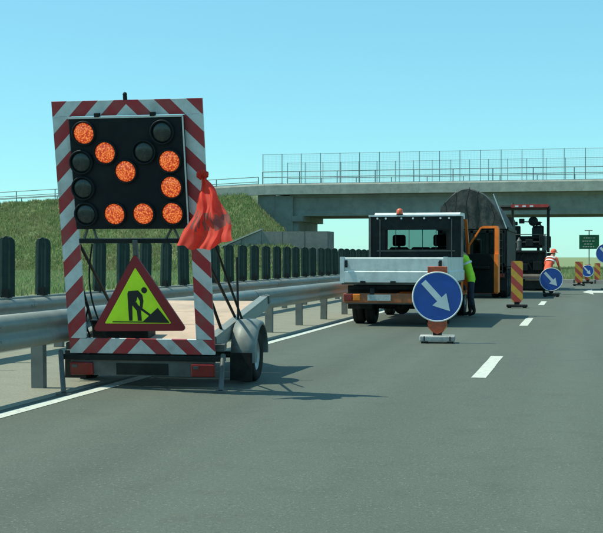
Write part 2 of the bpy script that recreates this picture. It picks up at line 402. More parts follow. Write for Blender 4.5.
# grassy approach embankment of the bridge
YB = 105.0
def emb_top(x): return 7.5 + 0.042 * (x + 28) if x < -28 else 7.5
def emb_z(x, y):
    top = emb_top(x)
    if y < YB + 0.8: z = top - (YB + 0.8 - y) / 1.75
    elif y > YB + 8.5: z = top - (y - YB - 8.5) / 1.75
    else: z = top
    if x > -30.6:                               # conical end in front of the abutment
        xe = -0.211 * y - 0.2
        t = (x + 30.6) / max(0.3, xe + 30.6); t = min(1, max(0, t))
        zc = 7.5 * (1 - t)
        z = min(z, zc)
    n = mnoise.noise(Vector((x * .35, y * .35, 0))) * .22 + mnoise.noise(Vector((x * 1.3, y * 1.3, 4))) * .10
    return z + n * (1 if z > 0.2 else 0.3)
gx = np.concatenate([np.arange(-150, -60, 2.5), np.arange(-60, -19.6, 0.55)]); gy = np.arange(86, 131, 0.75)
vs = []; fs = []
for y in gy:
    for x in gx: vs.append((x, y, max(-0.6, emb_z(x, y))))
W_ = len(gx)
for j in range(len(gy) - 1):
    for i in range(W_ - 1): fs.append((j * W_ + i, j * W_ + i + 1, (j + 1) * W_ + i + 1, (j + 1) * W_ + i))
mb = MB(); mb.add(vs, fs, smooth=True); emb = struct(mb.build('embankment', 'ground'))

def grass_patch(name, pts, hmin, hmax, label, wid=(.012, .03), k=4):
    """tufts of blades, each blade a thin bent triangle pair"""
    n = len(pts); P = np.array(pts)
    base = np.repeat(P, k, axis=0) + np.c_[rng.normal(0, wid[1] * 4, (n * k, 2)), np.zeros(n * k)]
    hh = rng.uniform(hmin, hmax, n * k); a = rng.uniform(0, 2 * PI, n * k); w = rng.uniform(wid[0], wid[1], n * k)
    dx, dy = np.cos(a), np.sin(a); la = rng.uniform(0, 2 * PI, n * k); ln = rng.uniform(.1, .55, n * k) * hh
    v = np.empty((n * k, 4, 3))
    v[:, 0] = base + np.c_[-dx * w, -dy * w, -0.04 * np.ones(n * k)]
    v[:, 1] = base + np.c_[dx * w, dy * w, -0.04 * np.ones(n * k)]
    mid = base + np.c_[np.cos(la) * ln * .4, np.sin(la) * ln * .4, hh * .6]
    v[:, 2] = mid + np.c_[dx * w * .8, dy * w * .8, np.zeros(n * k)]
    v[:, 3] = base + np.c_[np.cos(la) * ln, np.sin(la) * ln, hh]
    me = bpy.data.meshes.new(name)
    nv = n * k * 4; me.vertices.add(nv); me.vertices.foreach_set('co', v.reshape(-1))
    me.loops.add(nv); me.loops.foreach_set('vertex_index', np.arange(nv, dtype=np.int32))
    me.polygons.add(n * k); me.polygons.foreach_set('loop_start', np.arange(0, nv, 4, dtype=np.int32))
    me.update(calc_edges=True); me.validate(); me.materials.append(M['blades'])
    o = bpy.data.objects.new(name, me); COL.objects.link(o); o['kind'] = 'stuff'; o['label'] = label; o['category'] = 'grass'
    return o
pts = []
while len(pts) < 42000:
    x = random.uniform(-62, -20.5); y = random.uniform(89, 106.5); z = emb_z(x, y)
    if z < 0.0: continue
    if random.random() < 0.35 and mnoise.noise(Vector((x * .5, y * .5, 9))) < -0.1: continue
    pts.append((x, y, z))
grass_patch('embankment_grass', pts, .10, .38, 'rough green and straw grass covering the embankment slope')
pts = []
while len(pts) < 12000:
    x = random.uniform(-46, -19.5); y = random.uniform(32, 92)
    if abs(x / y) > .56: continue
    pts.append((x, y, 0))
grass_patch('verge_grass', pts, .12, .38, 'low green grass beyond the opposite carriageway')
pts = []
while len(pts) < 9000:
    y = random.uniform(60, 130); x = random.uniform(-9, 6)
    if y < 70 + 0.0 * x and x < 7 and y < 71.5 - 0.75 * max(0, x + 1.5): continue
    if x < -8: continue
    pts.append((x, y, 0))
grass_patch('field_grass', pts, .15, .5, 'green field grass past the bend under the bridge')
# ------------------------------------------------------------------ bridge
bridge = thing('road_bridge', 'concrete road bridge with wire safety fence crossing over the carriageways', 'bridge', (0, YB, 0))
XL, XR = -27.0, 24.0
def bl(y): return T((0, 0, 0))
g = None
for k in range(6):      # beams side by side
    yc = 0.75 + 0.35 + k * 1.5
    mb = MB(); mb.prism([(yc - .35, 5.08), (yc + .35, 5.08), (yc + .35, 5.35), (yc + .12, 5.55), (yc + .12, 6.7), (yc + .5, 6.85), (yc + .5, 7.0), (yc - .5, 7.0), (yc - .5, 6.85), (yc - .12 if k else yc - .30, 6.7), (yc - .12 if k else yc - .30, 5.55), (yc - .35, 5.35)], XL + 1.2, XR - 1.2, plane='YZ')
    mb.build('beam', 'girder', bridge)
mb = MB(); mb.box(((XL + XR) / 2, 4.85, 7.15), (XR - XL, 9.5, 0.296)); mb.build('deck_slab', 'girder', bridge)
# edge beams cast in lengths, front and back
ep = MB(); ep.prism([(-.02, 7.02), (0.38, 7.02), (0.38, 7.72), (0.30, 7.98), (0.04, 7.98), (-.02, 7.85)], 0.002, 6.998, plane='YZ'); epm = ep.mesh('edge_beam', 'concrete')
x = -42.0
while x < 30:
    for yy in (0.0, 9.35):
        e = bpy.data.objects.new('edge_beam', epm); COL.objects.link(e); e.parent = bridge
        e.location = (x if x > -29 else x + .32, yy, 0 if x > -29 else 0.042 * (x + 28)); e.rotation_euler = (0, -0.042 if x < -29 else 0, 0)
    x += 7.0
mb = MB(); mb.box((-26.6, 4.7, 3.45), (2.3, 8.6, 6.9)); mb.box((-25.25, 4.7, 2.3), (0.5, 8.2, 4.6)); mb.build('abutment', 'girder', bridge)
mb = MB(); mb.box((-25.0, 4.7, 4.83), (1.0, 8.8, 0.5)); mb.build('bearing_shelf', 'girder', bridge)
mb = MB(); mb.box((-27.9, 0.55, 6.1), (1.6, 0.35, 1.9)); mb.build('wing_wall', 'girder', bridge)
mb = MB(); mb.box((23.8, 4.7, 3.45), (2.3, 8.6, 6.9)); mb.build('abutment', 'girder', bridge)
# hand railing and wire fence
def railing(xa, xb, zf, yy, spacing=3.5, hgt=1.1, rails=(1.1, 0.6), mname='railing'):
    n = int(round((xb - xa) / spacing))
    pm = MB(); pm.box((0, 0, hgt / 2), (.07, .07, hgt)); pme = pm.mesh('railing_post', mname)
    for i in range(n + 1):
        xx = xa + i * (xb - xa) / n
        o = bpy.data.objects.new('railing_post', pme); COL.objects.link(o); o.parent = bridge; o.location = (xx, yy, zf(xx))
    for hr in rails:
        mb = MB(); mb.cyl((xa, yy - .045, zf(xa) + hr), (xb, yy - .045, zf(xb) + hr), .035, n=6); mb.build('hand_rail', mname, bridge)
railing(-28.2, 20.0, lambda x: 7.98, .17)
railing(-28.2, 20.0, lambda x: 7.98, 9.5)
railing(-140, -28.6, lambda x: 7.6 + 0.042 * (x + 28), .17, 4.0, 1.05, (1.05, .62, .45))
railing(-140, -28.6, lambda x: 7.6 + 0.042 * (x + 28), 9.3, 4.0, 1.05, (1.05, .62))
fp = MB(); fp.box((0, 0, 1.36), (.055, .055, 2.72)); fpm = fp.mesh('fence_post', 'railing')
PW = 1.78
wp = MB()
for i in range(1, 14): wp.box((i * PW / 14, 0, 1.36), (.006, .006, 2.64))
for i in range(18): wp.box((PW / 2, 0.011, 0.06 + i * 2.6 / 17), (PW - .06, .006, .006))
for zz in (0.04, 2.68): wp.box((PW / 2, -.02, zz), (PW - .06, .03, .03))
wpm = wp.mesh('wire_panel', 'wire')
for yy, x0, x1, zs in ((.30, -28.2, 19.0, 1.0), (9.62, -28.2, 19.0, .98)):
    n = int((x1 - x0) / PW)
    for i in range(n + 1):
        o = bpy.data.objects.new('fence_post', fpm); COL.objects.link(o); o.parent = bridge; o.location = (x0 + i * PW, yy, 7.98); o.scale = (1, 1, zs)
        if i < n:
            o = bpy.data.objects.new('wire_panel', wpm); COL.objects.link(o); o.parent = bridge; o.location = (x0 + i * PW, yy, 7.98); o.scale = (1, 1, zs)

# retaining wall under the bridge end
YW = 96.6
wall = thing('retaining_wall', 'dark concrete retaining wall holding the grass cone under the bridge end', 'wall', (-25, YW, 0))
for i, (xa, xb, za, zb) in enumerate([(-29.4, -27.7, 2.2, 2.9), (-27.7, -26.0, 2.9, 3.6), (-26.0, -24.2, 3.5, 3.5), (-24.2, -22.3, 3.5, 3.5), (-22.3, -20.4, 3.5, 3.5)]):
    mb = MB(); mb.prism([(xa + .015 + 25, -.3), (xb - .015 + 25, -.3), (xb - .015 + 25, zb), (xa + .015 + 25, za)], 0.0 - 0.012 * (i % 2), 0.45)
    mb.build('wall_panel', 'wallconc', wall)
for (xa, xb, za, zb) in [(-29.5, -26.0, 2.2, 3.62)]:
    mb = MB(); mb.prism([(xa + 25, za), (xb + 25, zb), (xb + 25, zb + .13), (xa + 25, za + .13)], -.12, .5); mb.build('coping', 'concrete', wall)
mb = MB(); mb.box((4.45, 1.6, 1.65), (.3, 2.2, 3.7)); mb.build('end_wall', 'wallconc', wall)

# ------------------------------------------------------------------ guardrails
def wprofile(t=.006, s=1.0):
    pts = [(.0, .0), (.040, .022), (.074, .05), (.078, .085), (.070, .105), (.036, .135), (.034, .175), (.070, .205), (.078, .225), (.068, .255), (.045, .28), (.012, .300), (-.045, .31)]
    pts = [(a, b * s) for a, b in pts]
    return pts + [(a - t, b) for a, b in reversed(pts)]
def guardrail(name, label, p0, p1, side, span, ztop, rail_s=1.12, rails=None, first=0.0, both=False):
    """straight run from p0 to p1; side = +1 puts the beam on the right of the direction of travel"""
    p0, p1 = Vector((*p0, 0)), Vector((*p1, 0)); d = (p1 - p0); L = d.length; az = math.atan2(d.y, d.x)
    g = thing(name, label, 'guardrail', p0, az - PI / 2)            # local +Y runs along the rail
    seg = 2 * span
    zb = ztop - .31 * rail_s
    me = None; y = first - span / 2
    def seg_mesh(sd, ln):
        mb = MB(); mb.prism([(sd * (.075 + a), zb + b) for a, b in wprofile(s=rail_s)], -.12, ln + .12)
        for q in (.04, ln - .04):
            for zz in (.09, .22): mb.cyl((sd * (.140), q, zb + zz * rail_s), (sd * .158, q, zb + zz * rail_s), .016, n=6)
        me_ = mb.mesh('rail', 'galv')
        for p in me_.polygons: p.use_smooth = abs(p.normal.y) < .5
        return me_
    meshes = {sd: seg_mesh(sd, seg - 0.005) for sd in ((1, -1) if both else (side,))}
    k = 0
    while y < L:
        for sd, m_ in meshes.items():
            o = bpy.data.objects.new('rail', m_); COL.objects.link(o); o.parent = g
            o.location = (.005 * sd * (k % 2), y, 0); o.rotation_euler = (0, 0, random.uniform(-.0015, .0015))
        y += seg; k += 1
    pm = MB()
    c = [(-.065, -.05), (.065, -.05), (.065, .05), (.045, .05), (.045, -.038), (-.045, -.038), (-.045, .05), (-.065, .05)]
    pm.prism(c, -.15, ztop - .07, plane='XY')
    pm.box((side * .068, 0, ztop - .17), (.02, .09, .2))
    pme = pm.mesh('post', 'galv_post')
    y = first
    while y < L + .01:
        o = bpy.data.objects.new('post', pme); COL.objects.link(o); o.parent = g
        o.location = (random.uniform(-.006, .006), y, 0); o.rotation_euler = (random.uniform(-.012, .012), random.uniform(-.012, .012), random.uniform(-.05, .05)); y += span
    return g
gr1 = guardrail('guardrail', 'galvanised guardrail on steel posts along the solid white line behind the trailer', (-5.50, -2.63), (-5.50, 78), 1, 2.36, .80)
gr2 = guardrail('guardrail', 'far median guardrail topped by a row of dark green anti-glare blades', (-7.72, -2), (-7.72, 92), 1, 2.36, .78, both=True)
# anti-glare blades: a curved ribbed board with a round top, bolted to the rail
bm_ = MB()
nseg = 8
prof = [(-.115 + .23 * i / nseg) for i in range(nseg + 1)]
def blade_off(x): return .03 * (x / .105) ** 2 + (.012 if abs(x) < .03 else 0)
rows = [0, .25, .5, .72, .78, .815, .835]
vs = []; fs = []
for zi, z in enumerate(rows):
    wq = 1.0 if z < .75 else math.sqrt(max(0.04, 1 - ((z - .75) / .088) ** 2))
    for x in prof: vs.append((x * wq, blade_off(x * wq), z))
for side in (0, 1):
    o = len(vs) if side else 0
    if side: vs += [(a, b + .014, c) for a, b, c in vs[:len(rows) * (nseg + 1)]]
    for j in range(len(rows) - 1):
        for i in range(nseg):
            a = o + j * (nseg + 1) + i; fs.append((a, a + 1, a + nseg + 2, a + nseg + 1))
Nn = len(rows) * (nseg + 1)
for j in range(len(rows) - 1):
    for i in (0, nseg):
        a = j * (nseg + 1) + i; fs.append((a, a + nseg + 1, Nn + a + nseg + 1, Nn + a))
for i in range(nseg):
    a = (len(rows) - 1) * (nseg + 1) + i; fs.append((a, a + 1, Nn + a + 1, Nn + a))
bm_.add(vs, fs)
blade_me = bm_.mesh('anti_glare_blade', 'green_plastic')
fm = MB(); fm.box((0, .03, .02), (.13, .10, .025)); fm.box((0, -.012, .07), (.10, .02, .12)); fm.cyl((-.04, -.03, .08), (-.04, -.015, .08), .012, n=6); fm.cyl((.04, -.03, .08), (.04, -.015, .08), .012, n=6); fm.box((0, .03, -.08), (.05, .05, .2))
foot_me = fm.mesh('bracket', 'black')
for i in range(84):
    y = 16.24 + 1.07 * (i - 6) + 2
    o = bpy.data.objects.new('anti_glare_blade', blade_me); COL.objects.link(o); o.parent = gr2
    o.location = (random.uniform(-.012, .012), y + random.uniform(-.03, .03), .815)
    o.rotation_euler = (random.uniform(-.02, .02), random.uniform(-.02, .02), random.uniform(-.10, .10))
    b_ = bpy.data.objects.new('bracket', foot_me); COL.objects.link(b_); b_.parent = o; b_.location = (0, 0, -.02)
mb = MB(); mb.box((0, 45, .79), (.06, 94, .03)); mb.build('mounting_rail', 'galv', gr2)
kb = bpy.data.objects.new('kerb', None); COL.objects.link(kb); struct(kb)
ks = MB(); ks.box((0, .0, .06), (1.17, .22, .28), bev=.02); ksm = ks.mesh('kerb_stone', 'wallconc')
ka, kz = Vector((6.0, 60.2)), Vector((-13.0, 72.5)); kd = (kz - ka); kn_ = int(kd.length / 1.2)
for i in range(kn_):
    o = bpy.data.objects.new('kerb_stone', ksm); COL.objects.link(o); o.parent = kb; p = ka + kd * (i + .5) / kn_
    o.location = (p.x, p.y, random.uniform(-.008, .008)); o.rotation_euler = (0, 0, math.atan2(kd.y, kd.x) + random.uniform(-.01, .01))

# ------------------------------------------------------------------ the arrow board trailer
YAW, LEAN = .05, .195
tr = thing('arrow_board_trailer', 'tilted trailer with flashing orange arrow board in red and white striped frame', 'trailer', (-4.446, 11.75, 0), YAW)
B = T((0, 0, .366)) @ RX(LEAN)                 # board frame: x across, z up the board, -y to the traffic
def board(name, x0, x1, z0, z1, th=.03, m='chevron', y=0.0):
    mb = MB(); mb.box(((x0 + x1) / 2, y, (z0 + z1) / 2), (x1 - x0, th, z1 - z0)); return mb.build(name, m, tr, B)
board('stripe_board', -.782, -.592, .155, 2.455)
board('stripe_board', .592, .782, .155, 2.455)
board('stripe_board', -.782, .782, 2.458, 2.61)
board('stripe_board', -.782, .782, -.005, .152, m='chevron_low')
for sx in (-1, 1):                              # steel tubes carrying the striped boards
    mb = MB(); mb.box((sx * .69, .048, 1.27), (.06, .06, 2.6)); mb.build('upright', 'black', tr, B)
mb = MB(); mb.box((0, .048, 2.53), (1.31, .05, .06)); mb.box((0, .048, .07), (1.31, .05, .06)); mb.build('cross_tube', 'black', tr, B)
disp = MB(); disp.box((0, -.035, 1.885), (1.185, .09, 1.135), bev=.012); disp = disp.build('display_panel', 'panelblack', tr, B)
trim = MB(); trim.box((0, -.082, 2.447), (1.19, .012, .018)); trim.box((.594, -.082, 1.885), (.014, .012, 1.12)); trim.build('edge_trim', 'alu', disp, None)
for sx in (-.36, .36):
    mb = MB(); mb.box((sx * .8, -.07, 2.47), (.05, .05, .04)); mb.build('hinge', 'black', disp)
mb = MB(); mb.cyl((-.01, 0, 2.61), (-.01, 0, 2.65), .022, n=10); mb.lathe([(0.001, 2.69), (.018, 2.68), (.024, 2.662), (.018, 2.648)], 10, T((-.01, 0, 0))); mb.build('light_sensor', 'black', tr, B)
LIT = [(-.432, 2.294), (-.224, 2.096), (-.022, 1.906), (.438, 2.002), (.440, 1.742), (.439, 1.479), (.136, 1.477), (-.166, 1.476)]
OFF = [(.38, 2.290), (.182, 2.096), (-.481, 2.004), (-.480, 1.740), (-.468, 1.476)]
FACE = RX(PI / 2)                               # local +z of a lathe -> -y, to the traffic
lens = MB(); lens.lathe([(.104, 0), (.102, .012), (.085, .024), (.05, .033), (.001, .037)], 28, FACE)
hood = MB(); hood.lathe([(.126, -.005), (.124, .03), (.112, .034), (.106, .028), (.105, -.002)], 28, FACE)
lens_on = lens.mesh('lens', 'lamp_on'); lens_off = lens.mesh('lens', 'lamp_off')
hood_me = hood.mesh('lamp', 'panelblack')
vis = MB(); n = 14
vs = []; fs = []
for i in range(n + 1):
    a = R(35) + R(110) * i / n; e = .075 * math.sin(PI * i / n) + .008
    for r_, yy in ((.119, -.026), (.119, -.03 - e), (.116, -.03 - e), (.116, -.026)): vs.append((r_ * math.cos(a), yy, r_ * math.sin(a)))
for i in range(n):
    for k in range(4): fs.append((4 * i + k, 4 * i + (k + 1) % 4, 4 * i + 4 + (k + 1) % 4, 4 * i + 4 + k))
vis.add(vs, fs, smooth=True); vis_me = vis.mesh('visor', 'black')
for lst, lm in ((LIT, lens_on), (OFF, lens_off)):
    for (u, v) in lst:
        hd = bpy.data.objects.new('lamp', hood_me); COL.objects.link(hd); hd.parent = tr; hd.matrix_local = B @ T((u, -.082, v))
        ln = bpy.data.objects.new('lens', lm); COL.objects.link(ln); ln.parent = hd
        ln.rotation_euler = (0, random.uniform(0, 6), 0)
# lower crossbar, struts between display and crossbar
mb = MB(); mb.box((0, .0, 1.185), (1.18, .05, .045)); mb.build('crossbar', 'black', tr, B)
for (a, b_) in (((-.49, 1.32), (-.54, 1.20)), ((-.43, 1.32), (-.40, 1.20)), ((.40, 1.32), (.33, 1.2)), ((.42, 1.32), (.47, 1.2))):
    mb = MB(); mb.cyl((a[0], -.01, a[1]), (b_[0], -.01, b_[1]), .014, n=6); mb.build('strut', 'steel', tr, B)
# roadworks triangle on the crossbar
tri = MB()
def rtri(A, Bp, Cp, rad, n=5):
    pts = [Vector(A), Vector(Bp), Vector(Cp)]; out = []
    cen = sum(pts, Vector((0, 0))) / 3
    for i, p in enumerate(pts):
        a = (pts[i - 1] - p).normalized(); b = (pts[(i + 1) % 3] - p).normalized(); bis = (a + b).normalized()
        half = a.angle(b) / 2; c = p + bis * rad / math.sin(half)
        s0 = p + a * rad / math.tan(half) - c; s1 = p + b * rad / math.tan(half) - c
        a0 = math.atan2(s0.y, s0.x); a1 = math.atan2(s1.y, s1.x)
        while a1 - a0 > PI: a1 -= 2 * PI
        while a1 - a0 < -PI: a1 += 2 * PI
        for k in range(n + 1):
            t = a0 + (a1 - a0) * k / n; out.append((c.x + rad * math.cos(t), c.y + rad * math.sin(t)))
    return out
TO = rtri((.02, 1.075), (-.487, .255), (.527, .27), .03)
TI = rtri((.019, .928), (-.345, .34), (.366, .346), .008)
tri.prism(TO, -.105, -.08); tri = tri.build('roadworks_sign', 'signred', tr, B)
mb = MB(); mb.prism(TI, -.109, -.1052); mb.build('yellow_face', 'fluo', tri)
pic = MB(); y0_, y1_ = -.1125, -.1092
def limb(a, b, w0, w1=None):
    w1 = w0 if w1 is None else w1
    a, b = Vector(a), Vector(b); d = (b - a).normalized(); n_ = Vector((-d.y, d.x))
    pic.prism([tuple(a + n_ * w0), tuple(a - n_ * w0), tuple(b - n_ * w1), tuple(b + n_ * w1)], y0_, y1_)
    global yk
yk = 0
# worker: head, back, arms, legs, shovel, heap
def pp(x, y): return ((x - 240) / 533 * 1.0 + .025, (414 - y) / 533 * 1.06 + .353)     # from the 5.33x enlargement of the sign
pic.prism([pp(280 + 16 * math.cos(t), 243 + 16 * math.sin(t)) for t in [2 * PI * i / 16 for i in range(16)]], y0_, y1_)
pic.prism([pp(*q) for q in ((190, 248), (245, 244), (268, 268), (272, 300), (262, 345), (250, 340), (252, 300), (240, 276), (232, 300), (215, 318), (184, 316), (184, 262))], y0_, y1_)
y0_ -= .0006
pic.prism([pp(*q) for q in ((184, 300), (208, 308), (206, 345), (203, 404), (184, 404))], y0_, y1_)
pic.prism([pp(*q) for q in ((200, 312), (232, 306), (254, 345), (256, 404), (234, 404), (232, 352))], y0_ - .0006, y1_)
pic.prism([pp(*q) for q in ((205, 312), (212, 302), (312, 372), (306, 382))], y0_ - .0012, y1_)
pic.prism([pp(*q) for q in ((262, 408), (350, 335), (408, 408))], y0_ - .0018, y1_)
pic.prism([pp(*q) for q in ((90, 413), (410, 413), (410, 408), (90, 408))], y0_ - .0024, y1_)
pic.build('pictogram', 'ink', tri)
mb = MB(); mb.box((0.02, -.06, .74), (.05, .04, .92)); mb.box((0.02, -.055, .45), (.7, .03, .04)); mb.build('sign_bracket', 'steel', tri)
# chassis deck, tipped up at the drawbar end
D = T((0, .10, .455)) @ RX(.13)
for i, (ya, yb) in enumerate(((.05, .95), (.962, 1.75), (1.762, 2.55))):
    mb = MB(); mb.box((0, (ya + yb) / 2, .02), (1.40, yb - ya, .02)); mb.build('deck_board', 'wood', tr, D)
for sx in (-1, 1):
    mb = MB(); mb.box((sx * .74, 1.3, .0), (.07, 2.6, .13)); mb.box((sx * .72, 1.3, .075), (.10, 2.6, .02))
    mb.build('side_rail', 'galv', tr, D)
    mb = MB(); mb.cyl((sx * .74, 2.62, .06), (sx * .74, 2.7, .06), .035, n=10); mb.box((sx * .74, 2.62, .04), (.1, .08, .1)); mb.build('rail_end', 'steel', tr, D)
for yy, w_ in ((0, 1.72), (2.6, 1.40)): mb = MB(); mb.box((0, yy, -.03), (w_, .07, .07)); mb.build('cross_member', 'steel', tr, D)
mb = MB(); mb.prism([(-.6, 2.5), (.6, 2.5), (.09, 3.2), (.05, 3.5), (-.05, 3.5), (-.09, 3.2)], -.28, -.20, plane='XY'); mb.build('drawbar', 'galv', tr, D)
# rear tail panel with lights and plate, under the board
Tm = T((0, -.035, .36)) @ RX(.10)
mb = MB(); mb.box((0, .03, -.045), (1.78, .06, .055), bev=.008); mb.build('rear_bumper_bar', 'black', tr, Tm)
mb = MB(); mb.box((0, .035, -.155), (1.56, .02, .165)); mb.build('tail_panel', 'steel', tr, Tm)
mb = MB(); mb.box((0, .022, -.165), (.56, .012, .12)); mb.build('dark_plate', 'black', tr, Tm)
for sx in (-1, 1):
    mb = MB(); mb.box((sx * .655, .015, -.165), (.25, .05, .135), bev=.012); L_ = mb.build('tail_light', 'redplastic', tr, Tm)
    mb = MB(); mb.box((sx * .655 - .07, -.012, -.135), (.06, .008, .03)); mb.build('reflector', 'steel', L_)
# support legs at the rear corners
for (a, b_) in (((-.885, -.02, .34), (-.56, -.76, .0)), ((.87, -.02, .33), (.91, -.28, .0))):
    a = Vector(a); b_ = Vector(b_); d = b_ - a
    mb = MB(); mb.cyl(a + Vector((0, 0, .03)), b_ + Vector((0, 0, .02)), .026, n=10); lg = mb.build('support_leg', 'steel', tr)
    mb = MB(); mb.box((b_.x, b_.y, .012), (.12, .10, .022)); mb.build('foot_plate', 'steel', lg)
# wheels and fenders
WR = .285
def wheel(parent, cx, cy, r, w, sx, local=None, hub='rim'):
    X = T((cx, cy, r)) @ RY(PI / 2 * sx)
    mb = MB(); h_ = w / 2
    mb.lathe([(r * .58, -h_ * .8), (r * .72, -h_), (r * .93, -h_ * .95), (r, -h_ * .7), (r, -h_ * .15), (r * .985, -h_ * .12), (r * .985, h_ * .12), (r, h_ * .15), (r, h_ * .7), (r * .93, h_ * .95), (r * .72, h_), (r * .58, h_ * .8)], 28, X)
    ty = mb.build('wheel', 'rubber', parent)
    mb = MB(); mb.lathe([(r * .585, -h_ * .75), (r * .56, h_ * .1), (r * .585, h_ * .78), (r * .55, h_ * .72), (r * .48, h_ * .35), (r * .25, h_ * .45), (r * .2, h_ * .75), (.001, h_ * .78)], 24, X); mb.build('rim', hub, ty)
    return ty
for sx in (-1, 1):
    wheel(tr, sx * .93, .95, WR, .20, sx)
    # rounded plastic fender
    mb = MB(); vs = []; fs = []; n = 14
    for i in range(n + 1):
        a = R(-5) + R(200) * i / n
        for r_, xx in ((WR + .075, .80), (WR + .085, .90), (WR + .085, .98), (WR + .06, 1.06), (WR + .02, 1.075), (WR + .02, 1.06), (WR + .055, .98), (WR + .06, .8)):
            vs.append((sx * xx, .95 + r_ * math.cos(a), WR + .03 + r_ * math.sin(a)))
    for i in range(n):
        for k in range(8): fs.append((8 * i + k, 8 * i + (k + 1) % 8, 8 * i + 8 + (k + 1) % 8, 8 * i + 8 + k))
    mb.add(vs, fs, smooth=True); fd = mb.build('fender', 'fender', tr)
    mb = MB(); mb.box((sx * .93, .53, .19), (.24, .012, .30)); mb.build('mud_flap', 'rubber', fd)
mb = MB(); mb.cyl((-.93, .95, WR), (.93, .95, WR), .035, n=10); mb.box((-.6, .95, .38), (.06, .3, .09)); mb.box((.6, .95, .38), (.06, .3, .09)); mb.build('axle', 'steel', tr)
# struts holding the board up, battery box, cables
for (a, b_) in (((.70, 1.3, .64), (.64, -.19, 1.55)), ((.72, .55, .55), (.66, -.12, 1.22)), ((-.70, 1.3, .64), (-.64, -.19, 1.55)), ((-.72, .55, .55), (-.66, -.12, 1.22))):
    mb = MB(); mb.cyl(a, b_, .017, n=8); mb.build('brace', 'black', tr)
for (a, b_) in (((.80, .95, .62), (.76, 1.05, 1.36)), ((.80, 1.2, .62), (.70, 0.3, 1.5))):
    mb = MB(); mb.cyl(a, b_, .014, n=8); mb.build('brace', 'black', tr)
mb = MB(); mb.box((-.30, .22, .10), (.62, .28, .22), bev=.015); bx = mb.build('battery_box', 'machine', tr, D)
mb = MB(); mb.box((-.30, .22, .22), (.64, .30, .02)); mb.box((-.1, .07, .17), (.05, .02, .05)); mb.build('lid', 'black', bx)
pts = [Vector((-.62 + .02 * math.sin(i * 1.3), .02 + .01 * i, .9 - .06 * i + .02 * math.sin(i))) for i in range(9)]
mb = MB(); mb.tube(pts, .011, 6); mb.build('cable', 'black', tr)
pts = [Vector((-.55 + .16 * t - .1 * math.sin(PI * t), .02, 1.5 - 1.0 * t)) for t in [i / 12 for i in range(13)]]
mb = MB(); mb.tube(pts, .010, 6); mb.build('cable', 'black', tr)

# red flag tied to the right-hand striped post
fl = thing('red_flag', 'crumpled bright red flag with dark lettering tied to the right striped post', 'flag', (-4.446, 11.75, 0), YAW)
knot = Vector((.765, -.075, 1.85))
nu, nv = 34, 34; vs = []; uv = []
for j in range(nv + 1):
    v = j / nv                                   # 1 at the knot, 0 at the hem
    vv = 1 - v
    for i in range(nu + 1):
        u = i / nu
        left = -.012 - .27 * vv ** 1.7; right = .014 + .265 * min(1, vv * 1.25) ** .8
        x = left + (right - left) * u
        drop = vv * (.56 + .10 * math.sin(PI * u ** .8) + .05 * (u < .15) * (1 - u / .15))
        fold = .05 * math.sin(u * 13 + vv * 3.2) * (vv ** .6) * (1 - .4 * vv) + .022 * math.sin(u * 29 + 4 * vv) * vv + .05 * mnoise.noise(Vector((u * 4, vv * 5, 2)))
        belly = -.09 * math.sin(PI * min(1, vv * 1.1)) ** 2 * math.sin(PI * u)
        vs.append((knot.x + x + .10 * vv + .014 * math.sin(vv * 14 + u * 5), knot.y + fold + belly - .03 - .42 * vv ** 1.3, knot.z - drop + .012 * math.sin(u * 17) * vv ** 3)); uv.append((u, v))
fs = [(j * (nu + 1) + i, j * (nu + 1) + i + 1, (j + 1) * (nu + 1) + i + 1, (j + 1) * (nu + 1) + i) for j in range(nv) for i in range(nu)]
mb = MB(); mb.add(vs, fs, smooth=True); cloth = mb.build('cloth', 'flag', fl, RX(0)); cloth.matrix_local = T((0, 0, .366)) @ RX(LEAN)
uvl = cloth.data.uv_layers.new(name='UVMap')
for lp in cloth.data.loops: uvl.data[lp.index].uv = uv[lp.vertex_index]
vs = []; mb = MB()
for k in range(9):                                # bunched cloth of the knot
    a = k * 2.4; c = knot + Vector((.035 * math.cos(a), -.02 + .02 * math.sin(a * 1.7), .02 * math.sin(a) + .015))
    mb.lathe([(0.001, .03), (.018, .022), (.028, .0), (.02, -.02), (0.001, -.028)], 9, T(c) @ RX(k) @ RZ(k * 2) @ Matrix.Diagonal((1.2, .7, 1.3, 1)))
kn = mb.build('knot', 'flag', fl, T((0, 0, .366)) @ RX(LEAN)); kn.data.uv_layers.new(name='UVMap')

